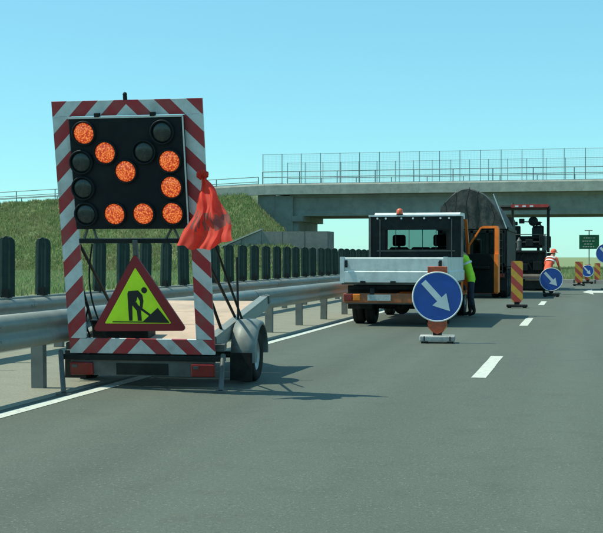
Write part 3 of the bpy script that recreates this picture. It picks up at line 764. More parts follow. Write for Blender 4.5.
# ------------------------------------------------------------------ round blue signs on striped delineators, delineators
def arrow_poly(cx, cz, s, ang):
    pts = [(-.5, .075), (.10, .075), (.10, .235), (.5, 0), (.10, -.235), (.10, -.075), (-.5, -.075)]
    ca, sa = math.cos(ang), math.sin(ang)
    return [(cx + s * (x * ca - y * sa), cz + s * (x * sa + y * ca)) for x, y in pts]
def delineator_parts(root, z0, z1, w, stripes='delin', point=True):
    mb = MB(); c = .12 if point else .0
    poly = [(-w / 2, z0 + c), (-w * .16, z0), (w * .16, z0), (w / 2, z0 + c), (w / 2, z1 - .02), (w / 2 - .02, z1), (-w / 2 + .02, z1), (-w / 2, z1 - .02)]
    mb.prism(poly, -.022, .022); return mb.build('striped_board', stripes, root)
def base_parts(root, m='rubber', w=.56, d=.36, h_=.09):
    mb = MB(); mb.box((0, 0, h_ / 2 + .03), (w, d, h_), bev=.018); b = mb.build('base', m, root)
    mb = MB()
    for sx in (-1, 1): mb.box((sx * w * .36, 0, .017), (w * .18, d * .92, .034))
    mb.build('base_foot', 'rubber', b)
    mb = MB()
    for sx in (-1, 1): mb.tube([(sx * w * .36, -d / 2 - .004, h_ + .01), (sx * w * .36, -d / 2 - .03, h_ + .02), (sx * w * .36, -d / 2 - .03, h_ - .03), (sx * w * .36, -d / 2 - .004, h_ - .04)], .01, 6)
    mb.build('handle', 'black', b)
    mb = MB(); mb.box((0, 0, h_ + .06), (.14, .10, .08)); mb.build('socket', 'black', b)
def blue_sign(label, loc, rz, zc, dia, bm='basegrey', ztop=1.14, base=True):
    root = thing('arrow_sign', label, 'road sign', loc, rz, 'round blue arrow signs')
    if base:
        delineator_parts(root, .13, ztop, .30, 'delin'); base_parts(root, bm)
    X = T((0, -.06, zc)) @ RX(PI / 2)
    mb = MB(); r = dia / 2; mb.lathe([(.001, -.012), (r - .004, -.012), (r, -.006), (r, .008), (r - .022, .010), (r - .024, .004)], 48, X); mb.build('rim', 'white', root)
    mb = MB(); mb.lathe([(r - .023, .0055), (.001, .0055)], 48, X, smooth=False); mb.build('blue_face', 'blue', root)
    mb = MB(); mb.prism(arrow_poly(-.01, zc + .005, dia * .78, -PI / 4 - .05), -.0705, -.0662); mb.build('white_arrow', 'white', root)
    mb = MB(); mb.box((0, -.03, zc), (.06, .03, dia * .5)); mb.build('bracket', 'steel', root)
    return root
s1 = blue_sign('large round blue sign, white arrow pointing down right, directly behind the white truck', (-2.235, 19.05, 0), .09, .735, .80)
s2 = blue_sign('round blue arrow sign before the red and white worker, beyond the striped delineator', (-1.03, 42.2, 0), .03, .60, .80, 'rubber', ztop=.8)
s3 = blue_sign('tiny distant round blue arrow sign beneath the green board', (.28, 63.0, 0), 0, .66, .62, 'rubber', ztop=1.0)
# red lamp above and reflector block on sign one
mb = MB(); mb.box((0, -.03, 1.15), (.31, .06, .13), bev=.01); h1 = mb.build('lamp_holder', 'reflred', s1)
mb = MB(); mb.cyl((.03, -.03, 1.21), (.03, -.03, 1.29), .016, n=8); mb.build('lamp_stem', 'black', h1)
mb = MB(); mb.prism([(-.16, .30), (-.14, .36), (.14, .36), (.16, .30), (.08, .18), (0, .14), (-.08, .18)], -.06, -.024); mb.build('reflector', 'reflred', s1)
def delineator(label, loc, rz, w=.31, z0=.10, z1=1.26, basew=.56):
    root = thing('delineator', label, 'delineator', loc, rz, 'red and yellow striped delineators')
    delineator_parts(root, z0, z1, w); base_parts(root, 'rubber', basew, .34, .06); return root
delineator('tall red and yellow striped delineator board beside the open orange door', (-1.70, 32.7, 0), .05)
delineator('small distant red and yellow delineator left of the tiny blue sign', (-.14, 58.4, 0), .03, .36, .10, 1.15)
delineator('small distant red and yellow delineator right of the tiny blue sign', (.78, 64.5, 0), .03, .30, .10, 1.05)
# round sign at the right edge, on a post by the roadside
s4 = blue_sign('dark round blue sign on a post cut by the right picture edge', (.98, 52.0, 0), 0, 1.52, .84, base=False)
mb = MB(); mb.cyl((0, 0, 0), (0, 0, 1.95), .03, n=10); mb.box((0, 0, .03), (.4, .4, .06)); mb.build('post', 'steel', s4)
# green direction board far off
gs = thing('direction_sign', 'distant green direction board on a slim post against the sky', 'road sign', (.66, 118.0, 0), 0)
mb = MB(); mb.box((0, 0, 2.82), (1.85, .06, 1.36), bev=.02); pnl = mb.build('board', 'greensign', gs)
mb = MB()
for zz, w_ in ((3.2, 1.0), (2.9, 1.25), (2.62, .9), (2.36, 1.15)):
    x = -w_ / 2
    while x < w_ / 2 - .1:
        q = random.uniform(.10, .24); mb.box((x + q / 2, -.035, zz), (q, .006, .085)); x += q + random.uniform(.05, .1)
mb.build('lettering', 'white', pnl)
mb = MB(); mb.cyl((0, .07, 0), (0, .07, 3.9), .05, n=10); po = mb.build('post', 'galv', gs)
mb = MB(); mb.box((-.05, .0, 3.92), (.75, .22, .07), bev=.02); mb.build('lamp_head', 'galv', po)

# ------------------------------------------------------------------ orange works truck with white dropside body
tk = thing('works_truck', 'orange works truck with white dropside body, beacon and open passenger door', 'truck', (-3.60, 23.3, 0), 0)
HW = 1.05
# dropside body: floor, three boards, corner posts
mb = MB(); mb.box((0, 1.65, .845), (2.08, 3.2, .05)); mb.build('load_floor', 'steel', tk)
tb = MB(); prof = [(0, .86), (-.030, .87), (-.034, 1.07), (-.008, 1.09), (-.002, 1.105), (-.010, 1.12), (-.014, 1.33), (.0, 1.36), (.03, 1.36), (.03, .86)]
tb.prism(prof, -HW + .075, HW - .075, plane='YZ'); tg = tb.build('tailgate', 'truckwhite', tk)
for x in (-.93, .93): mb = MB(); mb.box((x, -.045, 1.23), (.05, .03, .14)); mb.build('latch', 'black', tg)
for x in (-.6, 0, .6): mb = MB(); mb.box((x, -.03, .87), (.10, .05, .05)); mb.build('hinge', 'black', tg)
for sx in (-1, 1):
    sb = MB(); X = T((sx * HW, 0, 0)) @ RZ(PI / 2)
    sb.prism([(sx * (HW + .01 + (.024 if .87 <= z <= 1.08 else 0)) if k < 8 else sx * (HW - .03), z) for k, (y, z) in enumerate(prof)], .08, 3.2, plane='XZ')
    sb.build('side_board', 'truckwhite', tk)
    mb = MB(); mb.box((sx * (HW - .03), .02, 1.11), (.085, .10, .52)); mb.build('corner_post', 'alu', tk)
# headboard: dark steel frame with a window opening, lights along the top
hb = MB()
hb.box((-.86, 3.29, 1.56), (.34, .05, 1.42)); hb.box((.88, 3.29, 1.56), (.30, .05, 1.42)); hb.box((0, 3.29, 1.17), (1.42 + .06, .048, .64)); hb.box((0, 3.29, 2.12), (1.42 + .06, .048, .30))
hb = hb.build('headboard', 'black', tk)
mb = MB(); mb.box((0, 3.26, 2.285), (2.12, .05, .035)); mb.build('top_rail', 'alu', hb)
mb = MB(); mb.box((0, 3.25, 1.50), (1.75, .03, .02)); mb.build('mid_rail', 'steel', hb)
for x in (-.86, -.67, -.32, -.06, .19, .55, .74):
    mb = MB(); mb.cyl((x, 3.255, 2.225), (x, 3.235, 2.225), .022, n=10); mb.build('marker_light', 'white', hb)
for x in (-.45, -.15, .15, .45):
    mb = MB(); mb.cyl((x, 3.27, 1.49), (x, 3.27, 1.97), .008, n=6); mb.build('guard_bar', 'black', hb)
for x in (-1.03, 1.03):
    mb = MB(); mb.box((x, 3.25, 1.55), (.05, .06, 1.42)); mb.build('frame_post', 'steel', hb)
for x in (-.80, .80):
    mb = MB(); mb.box((x, 3.25, 1.78), (.02, .03, .85)); mb.build('guard_bar', 'steel', hb)
mb = MB(); mb.box((.55, 2.9, 1.05), (.75, .5, .5), bev=.02); mb.build('tool_box', 'machine', hb)
# cab shell with openings: built of panels so that one looks through the windows
cw = .98
CY0, CY1, CY2 = 3.45, 5.0, 5.9
cab = MB()
cab.box((0, 4.25, .55), (2 * cw, 1.75, .08))                        # floor
cab.prism([(CY0, .5), (CY1 + .35, .5), (CY1 + .35, 1.35), (CY1 + .30, 1.45), (4.0, 1.45), (4.0, 2.22), (CY0, 2.22)], -cw, -cw + .05, plane='YZ')
cab.prism([(CY0, .5), (3.98, .5), (3.98, 2.22), (CY0, 2.22)], cw - .05, cw, plane='YZ')
for sx in (-1, 1): cab.prism([(CY1 + .25, 1.42), (CY1 + .36, 1.42), (CY1 - .38, 2.24), (CY1 - .47, 2.24)], sx * cw - .03, sx * cw + .03, plane='YZ')
cab.prism([(CY1 + .3, .5), (CY2, .5), (CY2, 1.05), (CY2 - .1, 1.15), (CY1 + .3, 1.42)], -cw, cw, plane='YZ')
cabo = cab.build('cab', 'orange', tk)
mb = MB(); mb.prism([(CY0 - .02, 2.31), (CY0 + .1, 2.36), (CY1 - .5, 2.37), (CY1 - .38, 2.33), (CY1 - .36, 2.24), (CY0 - .02, 2.24)], -cw + .02, cw - .02, plane='YZ'); mb.build('roof', 'truckwhite', cabo)
mb = MB(); mb.box((0, CY0 - .005, 1.04), (2 * cw, .05, 1.0)); mb.box((0, CY0 - .005, 2.12), (2 * cw, .05, .28)); mb.box((-.82, CY0 - .005, 1.76), (.32, .049, .45)); mb.box((.82, CY0 - .005, 1.76), (.32, .049, .45)); mb.build('rear_wall', 'black', cabo)
mb = MB(); mb.box((0, 4.3, 2.232), (1.85, 1.5, .012)); mb.box((-.925, 4.3, 1.0), (.02, 1.6, .8)); mb.build('lining', 'seat', cabo)
mb = MB(); mb.box((0, CY0 - .005, 1.76), (1.32, .008, .45)); mb.build('rear_window', 'glass', cabo)
mb = MB(); mb.prism([(CY1 + .30, 1.44), (CY1 + .31, 1.44), (CY1 - .42, 2.23), (CY1 - .43, 2.23)], -cw + .06, cw - .06, plane='YZ'); mb.build('windscreen', 'glass', cabo)
mb = MB(); mb.box((0, CY1 + .12, 1.22), (1.8, .4, .3), bev=.05); mb.build('dashboard', 'seat', cabo)
for x in (-.45, .05, .48):
    mb = MB(); mb.box((x, 4.0, .95), (.46, .5, .14), bev=.04); mb.box((x, 3.78, 1.28), (.44, .14, .62), bev=.05); st = mb.build('seat', 'seat', cabo)
    if x != .05:
        mb = MB(); mb.box((x, 3.78, 1.74), (.30, .11, .26), bev=.045); mb.cyl((x, 3.78, 1.55), (x, 3.78, 1.65), .03, n=8); mb.build('headrest', 'seat', st)
mb = MB(); mb.lathe([(.19, -.012), (.205, 0), (.19, .012), (.175, 0), (.19, -.012)], 20, T((-.45, 4.6, 1.38)) @ RX(R(60))); mb.build('steering_wheel', 'black', cabo)
# roof beacon and light bar
mb = MB(); mb.cyl((-.36, 3.26, 2.303), (-.36, 3.26, 2.325), .075, n=14); mb.build('beacon_base', 'black', hb)
mb = MB(); mb.lathe([(.07, 2.325), (.075, 2.36), (.066, 2.42), (.03, 2.445), (.001, 2.45)], 16, T((-.36, 3.26, 0))); mb.build('beacon', 'beacon', hb)
# open passenger door: hinged at its front edge, seen from the inside
door_root = MB()
door_root.prism([(.02, .52), (.76, .52), (.80, .58), (.80, 1.42), (.02, 1.42)], -.06, -.012)
dr = door_root.build('door', 'orange', tk)
DM = T((cw + .02, CY1 - .02, 0)) @ RZ(R(-20))
dr.matrix_local = DM
mb = MB(); mb.prism([(.03, .53), (.70, .53), (.70, 1.43), (.03, 1.43)], -.09, -.0605); mb.build('door_trim', 'seat', dr)
mb = MB()
mb.prism([(.80, 1.42), (.80, 2.02), (.77, 2.08), (.71, 2.08), (.70, 2.02), (.70, 1.42)], -.07, -.012)
mb.prism([(.70, 2.03), (.72, 2.085), (.42, 2.085), (.34, 2.06), (.03, 1.64), (.03, 1.42), (.055, 1.42), (.065, 1.62), (.36, 2.03)], -.066, -.014)
mb.build('window_frame', 'orange', dr)
mb = MB(); mb.box((.755, -.06, .99), (.10, .10, .88)); mb.build('door_edge', 'orange', dr)
mb = MB(); mb.prism([(.06, 1.40), (.70, 1.40), (.70, 2.035), (.36, 2.035), (.06, 1.62)], -.038, -.033); mb.build('door_glass', 'glass', dr)
mb = MB(); mb.box((.38, -.12, 1.12), (.45, .07, .07), bev=.02); mb.build('arm_rest', 'black', dr)
mb = MB(); mb.box((.18, .12, 1.62), (.20, .10, .34), bev=.03); mb.build('wing_mirror', 'black', dr)
# chassis, wheels, tail bar
mb = MB()
for sx in (-.42, .42): mb.box((sx, 2.6, .66), (.09, 5.2, .18))
for yy in (.3, 1.2, 2.4, 3.2): mb.box((0, yy, .76), (1.9, .08, .08))
mb.cyl((-.8, 1.15, .36), (.8, 1.15, .36), .06, n=10); mb.lathe([(.02, -.16), (.15, -.10), (.17, 0), (.15, .10), (.02, .16)], 14, T((0, 1.15, .36)) @ RX(PI / 2)); mb.box((.62, 2.2, .62), (.35, .7, .34)); mb.box((-.7, 2.2, .6), (.3, .9, .3)); mb.cyl((-.2, .3, .5), (-.2, 1.6, .5), .05, n=8)
mb.build('chassis', 'machine', tk)
for sx in (-1, 1):
    wheel(tk, sx * .87, 1.15, .36, .22, sx); wheel(tk, sx * .62, 1.15, .355, .20, sx, hub='rubber')
    wheel(tk, sx * .84, 4.95, .36, .22, sx)
    mb = MB(); mb.box((sx * .76, .55, .55), (.5, .015, .46)); mb.build('mud_flap', 'rubber', tk)
    mb = MB(); vs = []; fs = []
    for i in range(9):
        a = R(10) + R(160) * i / 8
        for r_ in (.44, .455): 
            for xx in (.52, 1.0): vs.append((sx * xx, 1.15 + r_ * math.cos(a), .36 + r_ * math.sin(a) * .95))
    for i in range(8):
        for q in ((0, 1, 5, 4), (2, 6, 7, 3), (0, 4, 6, 2), (1, 3, 7, 5)): fs.append(tuple(4 * i + k for k in q))
    mb.add(vs, fs); mb.build('mudguard', 'rubber', tk)
tbm = MB(); tbm.box((0, .03, .555), (2.0, .06, .19), bev=.015); tbb = tbm.build('tail_bar', 'orange_dirty', tk)
mb = MB(); mb.box((0, .05, .455), (1.9, .05, .03)); mb.build('under_run_bar', 'steel', tbb)
for sx in (-1, 1):
    mb = MB(); mb.box((sx * .90, -.012, .57), (.17, .05, .13), bev=.015); mb.build('tail_light', 'redplastic', tbb)
    mb = MB(); mb.box((sx * .73, -.010, .57), (.15, .05, .13), bev=.015); mb.build('indicator', 'amber', tbb)
mb = MB(); mb.box((-.28, -.008, .565), (.46, .012, .12)); mb.build('number_plate', 'plate', tbb)
# ------------------------------------------------------------------ tipper truck loaded with hot mix under a dark sheet
tp = thing('tipper_truck', 'big dark tipper with bulging tarpaulin load waiting under the bridge', 'truck', (-3.55, 40.0, 0), 0)
tp.scale = (.93, 1, 1)
arc = [(-1.22, 2.3)] + [(-1.22 + 2.44 * t, 2.35 + 1.32 * math.sin(PI * min(1, t * .93 + .09)) ** .75) for t in [i / 20 for i in range(1, 20)]] + [(1.22, 2.3)]
rowsY = [0.02, .25, .6, 1.2, 2.2, 3.4, 4.6, 5.2]; vs = []; fs = []
for j, yy in enumerate(rowsY):
    k = (.965, 1, 1, 1.0, 1.0, 1.0, .97, .9)[j]
    for (x, z) in arc:
        nz = mnoise.noise(Vector((x * 2.1, yy * 1.6, z * 2.1))) * .06 + mnoise.noise(Vector((x * 6, yy * 5, z * 6))) * .025
        vs.append((x * (1 + nz * .3), yy, 2.3 + (z - 2.3) * k + nz * (1 if z > 2.31 else 0)))
A_ = len(arc)
for j in range(len(rowsY) - 1):
    for i in range(A_ - 1): fs.append((j * A_ + i, j * A_ + i + 1, (j + 1) * A_ + i + 1, (j + 1) * A_ + i))
fs.append(tuple(range(A_))); fs.append(tuple(range(len(vs) - A_, len(vs))))
mb = MB(); mb.add(vs, fs); shp = mb.build('tarpaulin', 'tarp', tp)
mb = MB()
for k in range(5):                                 # lashing ropes over the sheet end
    t0 = .1 + .16 * k; p = [arc[int(2 + k * 3.6)], (arc[int(2 + k * 3.6)][0] * .9 + .1 * math.sin(k * 2), 2.3)]
    q = [Vector((p[0][0] + (p[1][0] - p[0][0]) * s + .05 * math.sin(7 * s + k), -.03, p[0][1] + (p[1][1] - p[0][1]) * s)) for s in [i / 6 for i in range(7)]]
    mb = MB(); mb.tube(q, .012, 5); mb.build('lashing_rope', 'rubber', shp)
mb = MB(); mb.box((0, 2.7, 1.68), (2.46, 5.2, 1.26)); mb.build('tipper_body', 'machine', tp)
mb = MB(); mb.box((0, .03, 1.66), (2.34, .1, 1.2), bev=.02); tgd = mb.build('tailgate', 'machine', tp)
for x in (-1.1, -.55, 0, .55, 1.1):
    mb = MB(); mb.box((x, -.05, 1.66), (.09, .08, 1.2)); mb.build('rib', 'black', tgd)
for z in (1.12, 2.2):
    mb = MB(); mb.box((0, -.055, z), (2.36, .07, .08)); mb.build('rib', 'black', tgd)
mb = MB(); mb.box((-.45, 2.8, .88), (.12, 5.5, .3)); mb.box((.45, 2.8, .88), (.12, 5.5, .3)); mb.box((0, .35, .74), (2.3, .1, .16)); mb.build('chassis', 'machine', tp)
for sx in (-1, 1):
    for yy in (1.0, 2.35): 
        wheel(tp, sx * 1.07, yy, .50, .28, sx); wheel(tp, sx * .76, yy, .495, .26, sx, hub='rubber')
    wheel(tp, sx * 1.05, 5.9, .50, .3, sx)
    mb = MB(); mb.box((sx * .92, .42, .55), (.6, .02, .6)); mb.build('mud_flap', 'rubber', tp)
    mb = MB(); mb.box((sx * .95, .28, .76), (.34, .05, .12), bev=.01); mb.build('tail_light', 'redplastic', tp)
    mb = MB(); mb.box((sx * 1.2, 2.7, 1.0), (.04, 5.0, .05)); mb.box((sx * 1.245, 2.7, 2.3), (.06, 5.2, .1)); mb.build('side_rail', 'black', tp)
mb = MB(); mb.prism([(5.35, .55), (7.2, .55), (7.25, 1.3), (7.0, 2.75), (5.4, 2.85)], -1.12, 1.12, plane='YZ'); mb.build('cab', 'machine', tp)
mb = MB(); mb.cyl((1.22, -.02, 2.3), (.75, -.02, 3.45), .02, n=6); mb.build('sheet_arm', 'alu', tp)
mb = MB()
for xx in (.78, 1.08): mb.cyl((xx, -.12, .75), (xx, -.12, 2.25), .018, n=6)
for k in range(6): mb.cyl((.78, -.12, .9 + .25 * k), (1.08, -.12, .9 + .25 * k), .014, n=6)
mb.build('ladder', 'black', tp)
mb = MB(); mb.box((-.1, .26, .78), (.5, .02, .12)); mb.build('number_plate', 'plate', tp)
mb = MB(); mb.prism([(-.75, .98), (.75, .98), (.45, .62), (-.45, .62)], -.20, .10); mb.build('spreader_chute', 'machine', tp)
for k in range(3):
    q = [Vector((-.4 + .35 * k + .06 * math.sin(3 * t), .28, .95 - .45 * math.sin(PI * t) + .0 * t)) + Vector((.3 * t, 0, 0)) for t in [i / 8 for i in range(9)]]
    mb = MB(); mb.tube(q, .02, 6); mb.build('hose', 'rubber', tp)
# added disc standing in for a round red-brown lens reflection
mb = MB(); mb.lathe([(.001, .06), (.06, .055), (.12, .03), (.145, 0), (.13, -.02)], 20, T((-.74, -.12, 2.72)) @ RX(PI / 2)); mb.build('reflection_disc', mat('red_brown_disc', (.16, .05, .045), .5), tp)

# ------------------------------------------------------------------ asphalt paver with canopy
pv = thing('asphalt_paver', 'black asphalt paver with red canopy ahead of the tipper', 'paver', (-2.72, 50.0, 0), 0)
mb = MB(); mb.box((0, 1.9, 1.05), (2.5, 3.4, 1.05), bev=.06); body = mb.build('body', 'machine', pv)
mb = MB(); mb.box((0, .3, 1.35), (2.55, .35, .5), bev=.03); mb.box((0, .12, 1.60), (2.6, .3, .08)); mb.box((0, .25, 1.83), (2.5, .06, .06)); mb.build('walkway', 'machine', pv)
mb = MB(); mb.box((0, -.15, .28), (2.75, .62, .42), bev=.03); sc_ = mb.build('screed', 'machine', pv)
for sx in (-1, 1):
    mb = MB(); mb.box((sx * 1.30, -.1, .38), (.06, .8, .6)); mb.build('end_plate', 'steel', sc_)
mb = MB(); mb.box((.55, -.5, .63), (1.5, .06, .10)); mb.box((.75, -.5, .48), (.55, .08, .12)); mb.build('control_strip', 'wood', sc_)
for sx in (-1, 1):
    tr_ = MB(); pr = [(.6 + .35 * math.cos(a), .36 + .34 * math.sin(a)) for a in [PI / 2 + PI * i / 8 for i in range(9)]] + [(3.2 + .35 * math.cos(a), .36 + .34 * math.sin(a)) for a in [-PI / 2 + PI * i / 8 for i in range(9)]]
    tr_.prism(pr, sx * 1.05 - .16, sx * 1.05 + .16, plane='YZ'); tr_.build('track', 'rubber', pv)
for sx in (-1, 1):
    for yy in (.5, 2.3):
        mb = MB(); mb.box((sx * 1.34, yy, 2.5), (.07, .07, 1.86)); mb.build('canopy_post', 'black', pv)
cn = MB(); cn.prism([(.15, 3.44), (.3, 3.38), (2.6, 3.38), (2.75, 3.44), (2.6, 3.52), (.3, 3.52)], -1.42, 1.42, plane='YZ'); can = cn.build('canopy', 'machine', pv)
mb = MB(); mb.box((.62, .13, 3.47), (1.5, .05, .13)); mb.build('canopy_edge', 'canopy', can)
for x in (.1, .4, .7): mb = MB(); mb.box((x, .1, 3.455), (.14, .02, .07)); mb.build('edge_mark', 'white', can)
for x in (.0, .95):
    mb = MB(); mb.box((x, .9, 2.05), (.48, .45, .12), bev=.03); mb.box((x, .72, 2.36), (.46, .1, .6), bev=.04); sx_ = mb.build('operator_seat', 'seat', pv)
    mb = MB(); mb.box((x, .72, 2.76), (.22, .08, .16), bev=.03); mb.cyl((x, .9, 1.6), (x, .9, 2.0), .06, n=8); mb.build('headrest', 'seat', sx_)
mb = MB(); mb.box((.5, 1.5, 2.0), (1.9, .4, .5), bev=.05); cp = mb.build('control_panel', 'machine', pv)
mb = MB(); mb.lathe([(.17, -.015), (.20, 0), (.17, .015), (.15, 0), (.17, -.015)], 18, T((.95, 1.25, 2.55)) @ RX(R(70))); mb.cyl((.95, 1.25, 2.55), (.95, 1.5, 2.2), .03, n=6); mb.build('steering_wheel', 'black', cp)
mb = MB(); mb.lathe([(.001, .02), (.2, .015), (.2, -.015), (.001, -.02)], 18, T((.75, .62, 2.85)) @ RX(R(88))); mb.cyl((.75, .62, 2.1), (.75, .62, 2.8), .025, n=6); mb.build('round_mirror', 'black', cp)
mb = MB(); mb.cyl((.35, .7, 2.84), (1.1, .7, 2.80), .022, n=6); mb.box((.28, .66, 2.86), (.22, .14, .2), bev=.02); mb.box((.9, .6, 2.35), (.4, .2, .45), bev=.02); mb.build('lamp_arm', 'black', pv)
mb = MB(); mb.box((0, 4.1, 1.1), (2.9, 1.2, .9)); mb.build('hopper', 'machine', pv)
for x, h_ in ((1.22, .55), (.2, .40)):
    mb = MB(); mb.cyl((x, .18, 1.64), (x, .18, 1.64 + h_), .10, n=12); mb.lathe([(.10, 0), (.06, .06), (.03, .08), (.03, .13), (.001, .13)], 12, T((x, .18, 1.64 + h_))); mb.build('gas_bottle', 'steel', pv)
mb = MB(); mb.cyl((-.2, 2.6, 1.6), (-.2, 2.6, 3.7), .06, n=10); mb.build('exhaust_stack', 'steel', pv)
for k in range(7):
    x0 = -.4 + .26 * k
    q = [Vector((x0 + .12 * math.sin(4 * t + k), .08 - .06 * math.sin(PI * t), 1.55 - .95 * t)) for t in [i / 8 for i in range(9)]]
    mb = MB(); mb.tube(q, .022, 6); mb.build('hydraulic_hose', 'rubber', pv)
for x, z, w_, h_ in ((.35, .95, .42, .30), (.95, 1.0, .36, .36), (.62, 1.95, .30, .28), (1.12, 2.05, .22, .40)):
    mb = MB(); mb.box((x, .06, z), (w_, .16, h_), bev=.02); mb.build('control_box', 'black', pv)
for zz in (1.98, 2.3):
    mb = MB(); mb.cyl((-1.25, .22, zz), (1.3, .22, zz), .02, n=6); mb.build('guard_rail', 'steel', pv)
mb = MB(); mb.box((.75, -.42, .50), (.9, .35, .06)); mb.build('step', 'steel', pv)

# ------------------------------------------------------------------ workers
def person(name, label, loc, rz, J, top, group='road workers'):
    """one continuous skinned body; J maps joints to positions, in metres above the feet"""
    root = thing(name, label, 'person', loc, rz, group)
    names = list(J); idx = {k: i for i, k in enumerate(names)}
    edges = [('pelvis', 'waist'), ('waist', 'chest'), ('chest', 'neck'), ('neck', 'jaw'), ('jaw', 'skull')]
    for s in 'lr':
        edges += [('pelvis', s + 'hip'), (s + 'hip', s + 'knee'), (s + 'knee', s + 'ankle'), (s + 'ankle', s + 'toe'), ('chest', s + 'shoulder'), (s + 'shoulder', s + 'elbow'), (s + 'elbow', s + 'wrist'), (s + 'wrist', s + 'palm')]
        edges += [(s + 'palm', s + 'f%d' % k) for k in range(5)]
    for s in 'lr':
        w = Vector(J[s + 'wrist']); e = Vector(J[s + 'elbow']); d = (w - e).normalized(); p = w + d * .07
        side = d.cross(Vector((0, 1, 0))).normalized() if abs(d.y) < .9 else Vector((1, 0, 0))
        J[s + 'palm'] = tuple(p)
        for k in range(5):
            o = (k - 1.5) * .020 if k < 4 else -.055; l_ = (.075, .09, .085, .065, .03)[k]
            J[s + 'f%d' % k] = tuple(p + side * o + d * l_ + Vector((0, .02, 0)))
    names = list(J); idx = {k: i for i, k in enumerate(names)}
    rad = dict(pelvis=.135, waist=.13, chest=.155, neck=.055, jaw=.078, skull=.088, hip=.095, knee=.062, ankle=.045, toe=.04, shoulder=.068, elbow=.048, wrist=.034, palm=.034)
    me = bpy.data.meshes.new(name + '_body'); me.from_pydata([J[k] for k in names], [(idx[a], idx[b]) for a, b in edges], [])
    o = bpy.data.objects.new('body', me); COL.objects.link(o)
    md = o.modifiers.new('skin', 'SKIN'); md.use_smooth_shade = True
    if not me.skin_vertices: me.skin_vertices.new()
    sv = me.skin_vertices[0].data
    for k in names:
        b_ = k[1:] if (k[0] in 'lr' and k[1:] in rad) else k
        r_ = rad.get(b_, .0095); sv[idx[k]].radius = (r_ * 1.15, r_ * .85) if b_ in ('chest', 'waist', 'pelvis') else (r_, r_)
        sv[idx[k]].use_root = (k == 'pelvis')
    sb = o.modifiers.new('sub', 'SUBSURF'); sb.levels = 1; sb.render_levels = 1
    dg = bpy.context.evaluated_depsgraph_get(); ev = o.evaluated_get(dg); bme = bpy.data.meshes.new_from_object(ev)
    COL.objects.unlink(o); bpy.data.objects.remove(o)
    bme.materials.clear()
    for m_ in (M['trousers'], M[top], M['skin'], M['rubber']): bme.materials.append(m_)
    pz = J['pelvis'][2] + .02; nk = Vector(J['neck']); ch = Vector(J['chest'])
    hd = (Vector(J['jaw']) + Vector(J['skull'])) / 2
    for p in bme.polygons:
        c = p.center; k = 0
        near = min(names, key=lambda q: (Vector(J[q]) - c).length)
        b_ = near[1:] if near[0] in 'lr' and near not in ('lr',) else near
        if near in ('chest', 'waist') or b_ in ('shoulder',): k = 1
        elif near in ('neck', 'jaw', 'skull'): k = 2
        elif b_ in ('wrist', 'palm') or (b_[0:1] == 'f' and b_[1:].isdigit()): k = 2
        elif b_ == 'elbow': k = 1
        elif b_ in ('ankle', 'toe') : k = 3
        if near == 'pelvis' and c.z > J['pelvis'][2] - .10: k = 1
        if b_ == 'hip' and c.z > J['pelvis'][2] - .12: k = 1
        p.material_index = k; p.use_smooth = True
    body = bpy.data.objects.new('body', bme); COL.objects.link(body); body.parent = root
    # face and helmet
    fw = Vector((0, 1, 0)); up = (Vector(J['skull']) - Vector(J['jaw'])).normalized(); fw = (fw - up * fw.dot(up)).normalized(); rt = fw.cross(up)
    mb = MB(); q = hd + fw * .092 - up * .01; mb.lathe([(.001, .03), (.012, .0), (.016, -.03), (.001, -.035)], 8, T(q)); mb.build('nose', 'skin', body)
    mb = MB()
    for s in (-1, 1): mb.lathe([(.001, .012), (.012, 0), (.001, -.012)], 8, T(hd + fw * .082 + rt * .033 * s + up * .02))
    mb.build('eyes', 'ink', body)
    mb = MB(); mb.box(tuple(hd + fw * .082 - up * .062), (.045, .012, .01)); mb.build('mouth', 'redplastic', body)
    return root, hd, up
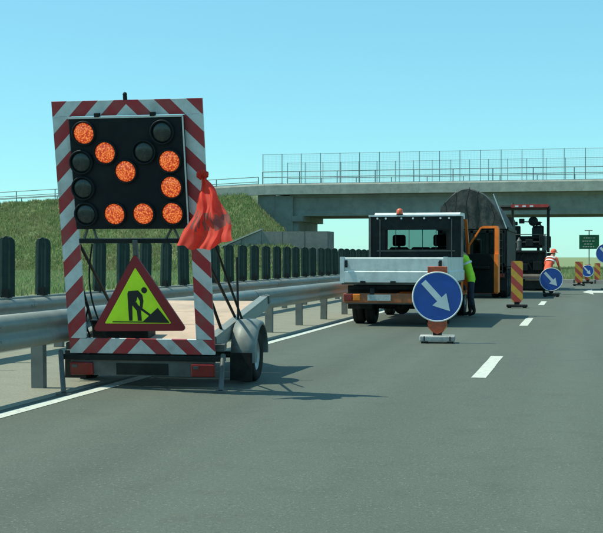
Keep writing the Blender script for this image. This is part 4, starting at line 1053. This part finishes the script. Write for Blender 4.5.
def stand(lean=0.0, arm=0.0, spread=.11):
    s = math.sin(lean); c = math.cos(lean)
    def tor(d, x=0.0, f=0.0): return (x, d * s + f * c, .93 + d * c - f * s * .3)
    J = dict(pelvis=(0, 0, .93), waist=tor(.17), chest=tor(.40), neck=tor(.56), jaw=tor(.66, 0, .02), skull=tor(.77, 0, .02))
    for k, sx in (('l', -1), ('r', 1)):
        J[k + 'hip'] = (sx * .10, 0, .86); J[k + 'knee'] = (sx * spread, .03 + .03 * sx, .48); J[k + 'ankle'] = (sx * (spread + .01), -.02 + .06 * sx, .09); J[k + 'toe'] = (sx * (spread + .02), .13 + .06 * sx, .045)
        J[k + 'shoulder'] = tor(.50, sx * .20); J[k + 'elbow'] = tor(.24, sx * .27, .04 + arm * .18); J[k + 'wrist'] = tor(.05 + arm * .12, sx * .25, .12 + arm * .34)
    return J
p1, hd, up = person('person', 'worker in lime hi-vis vest leaning into the truck cab through the open door', (-2.46, 27.62, 0), PI / 2, stand(.42, .8), 'hivis')
mb = MB(); mb.lathe([(.098, -.02), (.104, .02), (.09, .075), (.05, .105), (.001, .115)], 18, T(hd + Vector((0, 0, .035)))); mb.build('hair', 'hair', p1)
mb = MB(); mb.lathe([(.178, 0), (.184, .05), (.180, .05), (.174, 0)], 20, T((0, .12, 1.19)) @ RX(-.42) @ Matrix.Diagonal((1.05, .80, 1, 1))); mb.build('reflective_band', 'white', p1)
p2, hd, up = person('person', 'worker in red and white clothing bending behind the second blue sign', (-1.22, 44.6, 0), -.5, stand(.62, .8), 'hiorange')
mb = MB(); mb.lathe([(.11, -.02), (.113, .02), (.1, .08), (.06, .115), (.001, .125)], 18, T(hd + Vector((0, .0, .04)))); mb.lathe([(.112, 0), (.15, -.012), (.15, -.004), (.112, .012)], 18, T(hd + Vector((0, .02, .03)))); mb.build('helmet', 'hiorange', p2)
mb = MB(); X = T((0, .17, 1.18)) @ RX(-.62)
mb.lathe([(.178, 0), (.186, .05), (.182, .05), (.174, 0)], 20, X @ Matrix.Diagonal((1.05, .80, 1, 1))); mb.lathe([(.178, .12), (.186, .17), (.182, .17), (.174, .12)], 20, X @ Matrix.Diagonal((1.12, .86, 1, 1))); mb.build('reflective_band', 'white', p2)
